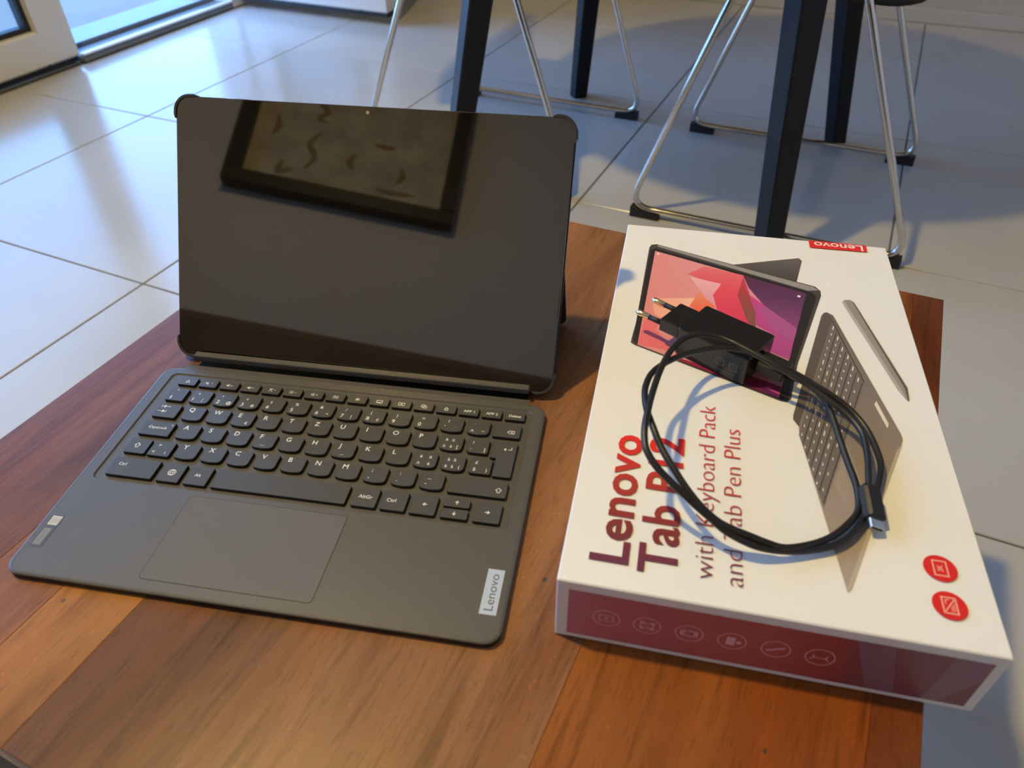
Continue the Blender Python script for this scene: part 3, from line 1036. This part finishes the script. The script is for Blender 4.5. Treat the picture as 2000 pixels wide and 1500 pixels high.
f.line([(cx - 2.6, cy), (cx - 1.2, cy + 1.4), (cx + 2.2, cy + 1.4), (cx + 2.2, cy - 1.4), (cx - 1.2, cy - 1.4), (cx - 2.6, cy)], 0.45)
f.line([(cx - 0.6, cy + 0.8), (cx + 1.2, cy - 0.8)], 0.4)
f.line([(cx - 0.6, cy - 0.8), (cx + 1.2, cy + 0.8)], 0.4)
key(rrect(260.8, 279.7, 150.8, 163.8, 1.2, 4), f)

# ---- Q row
f = Flat()
for y, d in ((144.2, -1), (139.4, 1)):
    arrow(f, 24.0, y, (d, 0), 1.6)
    f.line([(25.2 if d < 0 else 20.2, y), (28.2 if d < 0 else 23.0, y)], 0.5)
    f.line([(24.0 - 2.6, y - 1.2), (24.0 - 2.6, y + 1.2)] if d < 0 else [(26.4, y - 1.2), (26.4, y + 1.2)], 0.45)
key(rrect(18.4, 36.0, 133.4, 147.0, 1.1, 4), f)
for i, c in enumerate('QWERTZUIOP'):
    x0 = 39.5 + 18.8 * i
    f = Flat()
    T(f, c, x0 + 3.4, 141.8, 3.7)
    if c == 'E':
        T(f, '€', x0 + 10.4, 135.4, 2.3)
    key(smile(x0, x0 + 15.6, 133.6, 146.8), f)
f = Flat()
x0 = 227.5
for s, dx, y in (('è', 3.2, 141.8), ('ü', 7.8, 141.8), ('ü', 2.6, 135.8), ('è', 7.2, 135.8), ('[', 11.9, 135.8)):
    T(f, s, x0 + dx, y, 2.5)
key(smile(x0, x0 + 15.6, 133.6, 146.8), f)
f = Flat()
x0 = 246.3
for s, dx, y in (('!', 3.4, 141.6), ('¨', 2.4, 134.6), (']', 11.6, 135.8)):
    T(f, s, x0 + dx, y, 2.7)
key(rrect(x0, x0 + 14.6, 133.4, 146.8, 0, 5, radii=(3.0, 1.6, 1.0, 1.0)), f)
# enter: tall key with a notch
en = [(268.2, 115.0), (278.6, 115.0), (279.4, 115.3), (279.7, 116.1), (279.8, 145.6), (279.5, 146.4), (278.7, 146.7), (264.0, 146.7), (263.3, 146.4),
      (263.0, 145.7), (263.0, 131.8), (263.3, 131.2), (264.0, 131.0), (266.4, 131.0), (267.2, 130.7), (267.4, 130.0), (267.4, 115.9), (267.7, 115.3)]
f = Flat()
arrow(f, 272.6, 139.6, (-1, 0), 1.5)
f.line([(272.6, 139.6), (276.4, 139.6), (276.4, 142.0)], 0.55)
key(en, f)

# ---- A row
f = Flat()
T(f, 'CapsLock', 23.0, 122.2, 2.2, 0.012, 13.6)
f.circle(39.0, 126.6, 0.5, seg=8)
key(rrect(18.3, 41.0, 115.6, 129.2, 1.1, 4), f)
for i, c in enumerate('ASDFGHJKL'):
    x0 = 44.7 + 18.8 * i
    f = Flat()
    T(f, c, x0 + 3.4, 124.2, 3.7)
    if c in 'FJ':
        f.line([(x0 + 6.2, 118.0), (x0 + 9.4, 118.0)], 0.3)
    key(smile(x0, x0 + 15.6, 115.8, 129.0), f)
for x0, L4 in ((213.9, (('é', 3.6, 124.0), ('ö', 9.8, 124.0), ('ö', 2.8, 118.0), ('é', 9.8, 118.0))),
               (232.7, (('à', 3.6, 124.0), ('ä', 7.8, 124.0), ('ä', 2.8, 118.0), ('à', 7.0, 118.0), ('(', 11.8, 118.0)))):
    f = Flat()
    for s, dx, y in L4:
        T(f, s, x0 + dx, y, 2.5)
    key(smile(x0, x0 + 15.6, 115.8, 129.0), f)
f = Flat()
x0 = 251.5
for s, dx, y in (('£', 3.4, 124.0), ('$', 2.8, 118.0), (')', 11.0, 118.0)):
    T(f, s, x0 + dx, y, 2.5)
key(rrect(x0, x0 + 14.6, 115.6, 129.0, 0, 5, radii=(2.4, 1.0, 1.0, 1.0)), f)


def shift_icon(f, cx, cy):
    f.line([(cx, cy + 2.1), (cx + 2.0, cy), (cx + 0.9, cy), (cx + 0.9, cy - 1.8), (cx - 0.9, cy - 1.8), (cx - 0.9, cy), (cx - 2.0, cy), (cx, cy + 2.1)], 0.5)


# ---- Y row
f = Flat()
shift_icon(f, 25.0, 105.2)
key(rrect(17.9, 33.4, 98.0, 111.3, 1.1, 4), f)
f = Flat()
T(f, '>', 39.6, 106.2, 2.6)
T(f, '<', 37.8, 100.0, 2.6)
T(f, '\\', 46.6, 100.0, 2.4)
key(rrect(35.2, 51.0, 97.8, 111.3, 1.1, 4), f)
for i, c in enumerate('YXCVBNM'):
    x0 = 53.7 + 18.8 * i
    f = Flat()
    T(f, c, x0 + 3.4, 106.5, 3.7)
    key(smile(x0, x0 + 15.6, 98.2, 111.3), f)
for x0, a, b in ((185.3, ';', ','), (204.1, ':', '.'), (222.9, '_', '-')):
    f = Flat()
    T(f, a, x0 + 4.6, 106.8, 3.0)
    T(f, b, x0 + 3.6, 101.2, 3.0)
    key(smile(x0, x0 + 15.6, 98.2, 111.3), f)
f = Flat()
shift_icon(f, 274.2, 103.6)
key(rrect(241.8, 279.6, 97.6, 110.9, 1.2, 4), f)

# ---- bottom row
f = Flat()
T(f, 'Ctrl', 22.2, 86.6, 2.3, 0.012)
key(rrect(17.4, 49.8, 77.8, 93.8, 1.1, 4), f)
f = Flat()
f.circle(61.0, 85.6, 2.7, w=0.5, seg=22)
f.circle(61.0, 85.6, 1.2, w=0.4, seg=16, sy=2.0)
f.line([(58.5, 85.6), (63.5, 85.6)], 0.4)
f.line([(58.9, 87.0), (63.1, 87.0)], 0.35)
f.line([(58.9, 84.2), (63.1, 84.2)], 0.35)
key(rrect(53.0, 68.7, 77.6, 93.6, 1.1, 4), f)
f = Flat()
T(f, 'Alt', 77.0, 84.8, 2.3, 0.012)
key(rrect(72.0, 87.6, 77.6, 93.6, 1.1, 4), f)
key(rrect(90.8, 181.2, 77.6, 93.4, 1.3, 4))
f = Flat()
T(f, 'AltGr', 188.2, 84.4, 2.6, 0.012)
key(rrect(184.7, 200.8, 77.6, 93.4, 1.2, 4), f)
f = Flat()
T(f, 'Ctrl', 206.6, 84.2, 2.6, 0.012)
key(rrect(203.5, 219.6, 77.6, 93.4, 1.2, 4), f)
f = Flat()
arrow(f, 231.0, 85.6, (-1, 0), 1.5)
key(rrect(222.3, 238.8, 77.4, 93.2, 1.2, 4), f)
f = Flat()
arrow(f, 250.6, 90.0, (0, 1), 1.4)
key(rrect(242.2, 259.0, 86.2, 93.2, 1.0, 4), f)
f = Flat()
arrow(f, 250.6, 81.2, (0, -1), 1.4)
key(rrect(242.2, 259.2, 77.3, 85.0, 1.0, 4), f)
f = Flat()
arrow(f, 270.8, 85.2, (1, 0), 1.5)
key(rrect(262.4, 279.2, 77.2, 93.0, 1.2, 4), f)

# ================================================================== TABLET AND ITS CASE
TILT = math.radians(60.42)
TM = (Matrix.Translation((0.0018, 0.2040, 0.0063 + TT)) @ Matrix.Rotation(math.radians(-0.63), 4, 'Z') @ Matrix.Rotation(TILT, 4, 'X'))
tab = empty('tablet')
tag(tab, 'large tablet with black glossy switched-off screen standing behind the keyboard', 'tablet')
tab.matrix_world = TM
TWd, THt = 293.4, 190.8
tout = rrect(0, TWd, 0, THt, 10.5, 8)
prism('tablet_body', mm(tout), -0.0069, -0.0006, M['metal_dark'], tab, bev=0.0, bevb=0.0012)
prism('screen_glass', mm(inset(tout, 0.35)), -0.0006, 0.0, M['glass_black'], tab, bev=0.0002)
cd = Flat()
cd.circle(0.1467, 0.1866, 0.00125, seg=16)
cd.build('front_camera', 0.00006, M['lens'], tab)
box('volume_button', 0.016, 0.038, THt * S - 0.0002, THt * S + 0.0005, -0.0045, -0.0022, M['metal_dark'], tab, bev=0.0002)
box('power_button', 0.045, 0.056, THt * S - 0.0002, THt * S + 0.0005, -0.0045, -0.0022, M['metal_dark'], tab, bev=0.0002)

case = empty('tablet_case')
tag(case, 'dark grey tablet case with corner guards and folded-out kickstand behind the tablet', 'case')
case.matrix_world = TM
prism('back_panel', mm(inset(tout, -0.9)), -0.0095, -0.0071, M['case'], case, bevb=0.0006)


def corner(cx, cy, a0, reach, top):
    """guard wrapped around one rounded corner; runs 'reach' along both sides"""
    r = 10.5
    pts = []
    arc = [math.radians(a0 + 90 * i / 10) for i in range(11)]
    mid = [(cx + r * math.cos(a), cy + r * math.sin(a), math.cos(a), math.sin(a)) for a in arc]
    a, b = arc[0], arc[-1]
    pre = [(mid[0][0] + math.sin(a) * q, mid[0][1] - math.cos(a) * q, math.cos(a), math.sin(a)) for q in (reach, reach * 0.5)]
    post = [(mid[-1][0] - math.sin(b) * q, mid[-1][1] + math.cos(b) * q, math.cos(b), math.sin(b)) for q in (reach * 0.5, reach)]
    line = pre + mid + post
    n = len(line)
    vs, fs = [], []
    for k, (x, y, nx, ny) in enumerate(line):
        endf = 0.35 if k in (0, n - 1) else 1.0
        th = 2.0 * endf
        for (o, z) in ((0.12, -7.2), (0.12, top - 0.2), (-0.55 * endf, top), (th * 0.6, top + 0.25), (th, top - 0.9), (th, -8.6), (th * 0.5, -9.4)):
            vs.append(((x + nx * o) * S, (y + ny * o) * S, z * S))
    m_ = 7
    for k in range(n - 1):
        for q in range(m_):
            a_, b_ = k * m_ + q, k * m_ + (q + 1) % m_
            fs.append((a_, b_, b_ + m_, a_ + m_))
    fs.append(tuple(range(m_)))
    fs.append(tuple(reversed(range((n - 1) * m_, n * m_))))
    return fixn(raw('corner_guard', vs, fs, M['case'], case))


corner(10.5, THt - 10.5, 90, 5.0, 0.7)
corner(TWd - 10.5, THt - 10.5, 0, 5.0, 0.7)
corner(10.5, 10.5, 180, 4.0, 0.5)
corner(TWd - 10.5, 10.5, 270, 4.0, 0.5)
# kickstand: from the hinge line on the back to the table
hy, hz, fy, fz_ = 0.1000, -0.0100, 0.0416, -0.0850
dv = Vector((0, fy - hy, fz_ - hz))
nv = Vector((0, -dv.z, dv.y)).normalized() * 0.0013
lg = dv.length
outl = rrect(2.0, 292.8, 0, lg * 1000, 1.0, 5, radii=(0.5, 0.5, 9.0, 9.0))
vs = []
for sgn in (-1, 1):
    for x, y in outl:
        vs.append(Vector((x * S, hy, hz)) + dv * (y * S / lg) + nv * sgn)
n_ = len(outl)
fs = [(i, (i + 1) % n_, n_ + (i + 1) % n_, n_ + i) for i in range(n_)] + [tuple(reversed(range(n_))), tuple(range(n_, 2 * n_))]
ks = fixn(raw('kickstand', vs, fs, M['case'], case))
tube('hinge', [(0.006, hy + 0.002, hz - 0.0008), (0.289, hy + 0.002, hz - 0.0008)], 0.0016, M['case'], case, seg=8)

# ================================================================== PRODUCT BOX
BW, BL, BH = 0.2076, 0.3640, 0.0507
bx = empty('product_box', (0.3211, 0.0147, TT), math.radians(-2.59))
tag(bx, 'flat white product box printed with tablet, keyboard and pen, jutting over the table edge', 'box')
prism('carton', rrect(0, BW, 0, BL, 0.0009, 2), 0.0, BH, M['carton'], bx, bev=0.0007, bevb=0.0014)
lid = Flat()
LAY = [0]


def layer():
    LAY[0] += 1
    return BH + 0.00005 + 0.00002 * LAY[0]


def printed(name, keyname, material, parent, rough=0.4):
    f = Flat()
    f.poly(mm(PRINT[keyname]))
    return f.build(name, layer(), material, parent)


# picture of the tablet
printed('printed_kickstand', 'kick', m_grad('ink_kickstand', 'Y', [(0, srgb(70, 64, 62)), (1, srgb(105, 98, 94))], 0.296, 0.334), bx)
pt = printed('printed_tablet', 'tab_body', ink(72, 66, 64), bx)
printed('edge_highlight', 'tab_edge', ink(150, 145, 142), pt)
printed('bezel', 'tab_bezel', ink(38, 34, 34), pt)
scr = m_grad('ink_screen_pink', 'X', [(0.0, srgb(224, 140, 140)), (0.5, srgb(226, 152, 156)), (1.0, srgb(198, 120, 152))], 0.022, 0.14)
printed('screen', 'tab_screen', scr, pt)
for nm, kn, c in (('screen_shape', 'peach', m_grad('ink_peach', 'X', [(0, srgb(240, 165, 145)), (1, srgb(246, 190, 165))], 0.028, 0.059)),
                  ('screen_shape', 'rose', ink(232, 112, 118)),
                  ('screen_shape', 'orange', m_grad('ink_orange', 'Y', [(0, srgb(240, 96, 60)), (1, srgb(232, 150, 125))], 0.244, 0.272)),
                  ('screen_shape', 'purple', m_grad('ink_purple', 'Y', [(0, srgb(135, 70, 120)), (0.6, srgb(96, 52, 92)), (1, srgb(86, 46, 72))], 0.235, 0.30)),
                  ('screen_shape', 'red', m_grad('ink_red_ribbon', 'Y', [(0, srgb(214, 58, 92)), (0.6, srgb(226, 78, 96)), (1, srgb(228, 112, 122))], 0.23, 0.307)),
                  ('screen_shape', 'lightpink', m_grad('ink_pale_ribbon', 'Y', [(0, srgb(226, 150, 170)), (1, srgb(240, 178, 186))], 0.253, 0.29)),
                  ('screen_shape', 'olive', m_grad('ink_olive', 'Y', [(0, srgb(120, 86, 72)), (0.6, srgb(160, 70, 70)), (1, srgb(205, 55, 80))], 0.23, 0.296)),
                  ('screen_shape', 'magenta', m_grad('ink_magenta', 'Y', [(0, srgb(168, 74, 140)), (0.5, srgb(190, 70, 140)), (1, srgb(205, 60, 130))], 0.2, 0.30)),
                  ('screen_shape', 'magenta2', ink(170, 84, 142)),
                  ('screen_shape', 'wine', ink(150, 34, 70)), ('screen_shape', 'wine2', ink(132, 28, 74)),
                  ('screen_shape', 'pinkpatch', ink(214, 84, 140)),
                  ('screen_icon', 'dot1', ink(245, 225, 225)), ('screen_icon', 'dot2', ink(245, 235, 240))):
    printed(nm, kn, c, pt)

# picture of the keyboard
pk = printed('printed_keyboard', 'kb_body', m_grad('ink_keyboard', 'Y', [(0, srgb(168, 154, 142)), (0.5, srgb(134, 122, 114)), (1, srgb(104, 96, 92))], 0.02, 0.26), bx)
printed('side_edge', 'kb_side', ink(182, 170, 158), pk)
printed('hinge_strip', 'kb_hinge', ink(92, 84, 80), pk)
printed('key_field', 'kb_keys', ink(112, 104, 100), pk)
printed('printed_trackpad', 'kb_pad', ink(158, 145, 134), pk)
printed('printed_tag', 'kb_tag', ink(226, 216, 204), pk)
A_, B_, C_, D_ = [Vector(p) * S for p in PRINT['kb_keys']]


def bil(s, t):          # s: A->D along a row, t: A->B across the rows
    return tuple((A_ * (1 - t) + B_ * t) * (1 - s) + (D_ * (1 - t) + C_ * t) * s)


fl, fd = Flat(), Flat()
for r in range(1, 7):
    fl.line([bil(0.03, r / 6.2), bil(0.99, r / 6.2)], 0.00045)
fl.line([bil(0.0, 0.0), bil(0.0, 1.0)], 0.0006)
fl.build('key_gap_lines', layer(), ink(58, 52, 50), pk)
for r in range(6):
    ncol = 15 if r < 5 else 9
    for c in range(ncol):
        s0, t0 = (c + 0.5) / ncol + 0.012 * r % 0.03, (r + 0.42) / 6.2
        ds = 0.008 if (c % 5) else 0.018
        fd.poly([bil(s0 - ds, t0 - 0.012), bil(s0 - ds, t0 + 0.014), bil(s0 + ds, t0 + 0.014), bil(s0 + ds, t0 - 0.012)])
fd.build('key_legends', layer(), ink(226, 220, 214), pk)

# picture of the pen
pp = printed('printed_pen', 'pen_body', ink(150, 140, 135), bx)
printed('pen_shade', 'pen_dark', ink(96, 88, 86), pp)
printed('pen_highlight', 'pen_light', ink(178, 168, 160), pp)

# lettering, running up the lid
M['title'] = m_grad('ink_title', 'Y', [(0.0, srgb(98, 40, 74)), (0.25, srgb(120, 42, 48)), (0.62, srgb(172, 52, 44)), (1.0, srgb(228, 40, 34))], 0.012, 0.108)
M['subtitle'] = m_grad('ink_subtitle', 'Y', [(0.0, srgb(110, 44, 48)), (0.4, srgb(165, 58, 50)), (1.0, srgb(214, 52, 44))], 0.012, 0.125)
for s, a, b0, b1, cap, bold, mm_ in (('Lenovo', 33.1, 14.8, 107.6, 18.8, 0.022, 'title'), ('Tab P12', 57.3, 12.6, 110.3, 18.7, 0.020, 'title'),
                                     ('with Keyboard Pack', 75.3, 14.6, 142.8, 9.6, -0.014, 'subtitle'), ('and Tab Pen Plus', 89.8, 13.2, 124.6, 9.6, -0.014, 'subtitle')):
    f = Flat()
    f.text(s, (a * S, b0 * S), (0, 1), (-1, 0), (b1 - b0) * S, cap * S, bold=bold)
    f.build('printed_lettering', layer(), M[mm_], bx)

# red brand tag at the far edge, upside down
rt = printed('printed_brand_tag', 'redtag', ink(222, 44, 46), bx)
for v_ in rt.data.vertices:
    v_.co.y = min(v_.co.y, BL - 0.0006)
f = Flat()
f.text('Lenovo', (0.1890, 0.3619), (-1, 0), (0, -1), 0.0375, 0.0082, bold=0.012)
f.build('lettering', layer(), ink(240, 225, 215), rt)

# two round red badges
for cy, kind in ((44.4, 0), (22.9, 1)):
    f = Flat()
    f.circle(0.185, cy * S, 0.0079, seg=40)
    bd = f.build('printed_badge', layer(), ink(214, 36, 32), bx)
    f = Flat()
    f.ring(mm(box_pts(181.5, 188.5, cy - 4.8, cy + 4.8)), 0.00075)
    if kind == 0:
        f.text('3K', (0.1862, (cy - 2.0) * S), (0, 1), (-1, 0), 0.0040, 0.0026, bold=0.02)
    else:
        f.line(mm([(181.9, cy - 4.4), (188.1, cy + 4.4)]), 0.0006)
        for q in range(3):
            f.line(mm([(185.6 + 0.7 * q, cy - 3.2), (185.6 + 0.7 * q, cy - 0.6 + 0.9 * q)]), 0.00035)
        f.line(mm([(183.4, cy + 0.6), (183.4, cy + 3.0), (185.2, cy + 3.2)]), 0.0005)
    f.build('badge_icon', layer(), ink(240, 170, 155), bd)

# printed panel with six round icons on the near side
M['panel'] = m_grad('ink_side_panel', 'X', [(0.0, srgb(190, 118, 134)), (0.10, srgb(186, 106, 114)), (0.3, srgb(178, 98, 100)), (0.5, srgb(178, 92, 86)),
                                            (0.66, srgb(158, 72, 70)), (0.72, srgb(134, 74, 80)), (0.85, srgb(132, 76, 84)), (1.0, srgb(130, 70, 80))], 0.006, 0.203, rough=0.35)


def side_flat(f, name, off, material, parent):
    """stand a flat print up against the near side of the box"""
    vs = [(x, -off, y) for x, y in f.v]
    return raw(name, vs, f.f, material, parent)


f = Flat()
f.poly(mm(box_pts(6.4, 202.6, 4.6, 44.2)))
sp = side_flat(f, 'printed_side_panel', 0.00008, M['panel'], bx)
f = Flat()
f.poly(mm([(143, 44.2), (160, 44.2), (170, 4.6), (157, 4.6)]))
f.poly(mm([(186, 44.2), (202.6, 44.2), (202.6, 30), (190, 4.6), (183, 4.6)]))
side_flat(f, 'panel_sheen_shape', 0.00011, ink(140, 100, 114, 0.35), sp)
IC = ink(228, 176, 184, 0.4)
for k, cx in enumerate((26.4, 47.0, 68.0, 89.0, 110.0, 130.8)):
    cz = 24.4
    f = Flat()
    f.circle(cx * S, cz * S, 0.0071, w=0.00055, seg=30)
    if k == 0:
        f.ring(mm(box_pts(cx - 3.8, cx + 3.8, cz - 2.8, cz + 2.8)), 0.0005)
        f.circle(cx * S, cz * S, 0.0009, seg=10)
    elif k == 1:
        f.ring(mm(box_pts(cx - 3.4, cx + 3.4, cz - 2.2, cz + 2.2)), 0.0006)
        for s in (-1, 1):
            f.poly(mm(box_pts(cx + s * 2.6 - 1.0, cx + s * 2.6 + 1.0, cz - 3.4, cz - 1.6)))
            f.poly(mm(box_pts(cx + s * 2.6 - 1.0, cx + s * 2.6 + 1.0, cz + 1.6, cz + 3.4)))
    elif k == 2:
        f.ring(mm(box_pts(cx - 3.0, cx + 3.0, cz - 2.6, cz + 2.6)), 0.0007)
        for s in (-1, 1):
            f.poly(mm(box_pts(cx + s * 3.8 - 0.5, cx + s * 3.8 + 0.5, cz - 2.4, cz + 2.4)))
    elif k == 3:
        f.poly(mm(box_pts(cx - 2.8, cx + 1.4, cz - 3.6, cz + 3.6)))
        f.circle((cx + 3.2) * S, (cz - 0.4) * S, 0.0014, seg=12)
    elif k == 4:
        f.line(mm([(cx - 4.2, cz - 2.2), (cx + 4.2, cz + 2.2)]), 0.0013)
    else:
        f.line(mm([(cx - 3.4, cz + 1.8), (cx - 2.8, cz - 0.6), (cx + 2.8, cz - 0.6), (cx + 3.4, cz + 1.8)]), 0.0006)
        f.line(mm([(cx - 4.4, cz - 2.6), (cx - 2.8, cz - 0.6)]), 0.0006)
        f.line(mm([(cx + 4.4, cz - 2.6), (cx + 2.8, cz - 0.6)]), 0.0006)
    side_flat(f, 'feature_icon', 0.00016, IC, sp)

# ================================================================== CHARGER
ZB = TT + BH
ea = math.radians(-33.0)
# local frame: x along the charger (pins at -x), y across it, origin under the middle of the body
E0, W0 = 0.2304, 0.3944
ox = E0 * math.cos(ea) - W0 * math.sin(ea)
oy = E0 * math.sin(ea) + W0 * math.cos(ea)
ch = empty('power_adapter', (ox, oy, ZB + 0.0005), ea)
tag(ch, 'black two-pin mains charger lying on the white box', 'charger')
HC = 0.0208
prism('adapter_body', rrect(-0.0257, 0.0257, -0.0176, 0.0176, 0.0016, 3), 0.0, HC, M['charger'], ch, bev=0.0006, bevb=0.0010, sidemat=M['charger_side'])
prism('plug_block', rrect(-0.0404, -0.0258, -0.0162, 0.0084, 0.0008, 3), 0.0110, HC - 0.0002, M['charger'], ch, bev=0.0006, bevb=0.0006, sidemat=M['charger_side'])
for y in (-0.0134, 0.0056):
    z = 0.0155
    p = tube('pin', [(-0.0610, y, z), (-0.0602, y, z), (-0.0595, y, z), (-0.0505, y, z)], 0.0021, M['brass'], ch, seg=14, radii=[0.0009, 0.0018, 0.0021, 0.0021])
    tube('insulating_sleeve', [(-0.0505, y, z), (-0.0404, y, z)], 0.00185, M['black_pad'], p, seg=14)
f = Flat()
f.text('CE', (-0.012, 0.0080), (1, 0), (0, 1), None, 0.0042)
f.circle(0.0075, 0.0105, 0.0034, w=0.0005, seg=20)
f.ring(mm(box_pts(14.0, 20.0, 7.6, 13.2)), 0.0005)
f.line(mm([(-12, 4.6), (19, 4.6)]), 0.0004)
raw('rating_marks', [(x, -0.01766, y) for x, y in f.v], f.f, M['grey_mark'], ch)
prism('usb_port', box_pts(-0.0070, 0.0070, -0.0035, 0.0035), 0.0, 0.0003, M['black_pad'], ch).matrix_local = \
    Matrix.Translation((0.0257, 0.0, 0.0105)) @ Matrix.Rotation(math.pi / 2, 4, 'Z') @ Matrix.Rotation(math.pi / 2, 4, 'X')

# ================================================================== CABLE
cb = empty('usb_cable', (0.43, 0.11, ZB), 0.0)
tag(cb, 'thin black charging cable coiled in loose loops on the white box', 'cable')
off = Vector((0.43, 0.11, ZB))
cpts = [Vector((x * S, y * S, z * S + TT)) for x, y, z in CABLE]
ex = Vector((math.cos(ea), math.sin(ea), 0))
plug0 = ch.location + ex * 0.0262 + Vector((0, 0, 0.0105))
plug1 = plug0 + ex * 0.0190
plug2 = plug1 + ex * 0.010 + Vector((0, 0, -0.0002))
path = smooth_path([p - off for p in ([plug2 - ex * 0.003, plug2 + ex * 0.004] + cpts[2:])], 4)
tube('cord', path, 0.00188, M['cable'], cb, seg=10)
# plug in the charger
pb = prism('charger_plug', rrect(0, 0.0190, -0.0078, 0.0078, 0.0018, 3), -0.0042, 0.0042, M['cable'], cb, bev=0.0011, bevb=0.0011)
pb.location = plug0 - off
pb.rotation_euler.z = ea
tube('strain_relief', [plug1 - off, plug1 - off + ex * 0.004, plug2 - off], 0.003, M['cable'], cb, seg=12, radii=[0.0034, 0.0030, 0.0021])
# loose connector at the other end
cdir = (Vector((0.4796, 0.0640, 0)) - Vector((0.4787, 0.0904, 0))).normalized()
cang = math.atan2(cdir.y, cdir.x)
c0 = cpts[-1]
con = prism('usb_c_connector', rrect(-0.0015, 0.0190, -0.0054, 0.0054, 0.0026, 4, radii=(0.0030, 0.0012, 0.0012, 0.0030)), -0.0034, 0.0034, M['cable'], cb, bev=0.0014, bevb=0.0014)
con.location = c0 - off + Vector((0, 0, -0.0006))
con.rotation_euler = (math.radians(-24.0), math.radians(10.0), cang)
tip_o = inset(rrect(-0.0042, 0.0042, -0.00125, 0.00125, 0.0012, 5), 0.0)
tip_i = inset(tip_o, 0.00035)
n_ = len(tip_o)
vs = [(0.0188, x, y) for x, y in tip_o] + [(0.0244, x, y) for x, y in tip_o] + [(0.0244, x, y) for x, y in tip_i] + [(0.0200, x, y) for x, y in tip_i]
fs = []
for k in range(3):
    fs += [(k * n_ + i, k * n_ + (i + 1) % n_, (k + 1) * n_ + (i + 1) % n_, (k + 1) * n_ + i) for i in range(n_)]
fs.append(tuple(range(3 * n_, 4 * n_)))
fixn(raw('metal_tip', vs, fs, M['steel'], con))
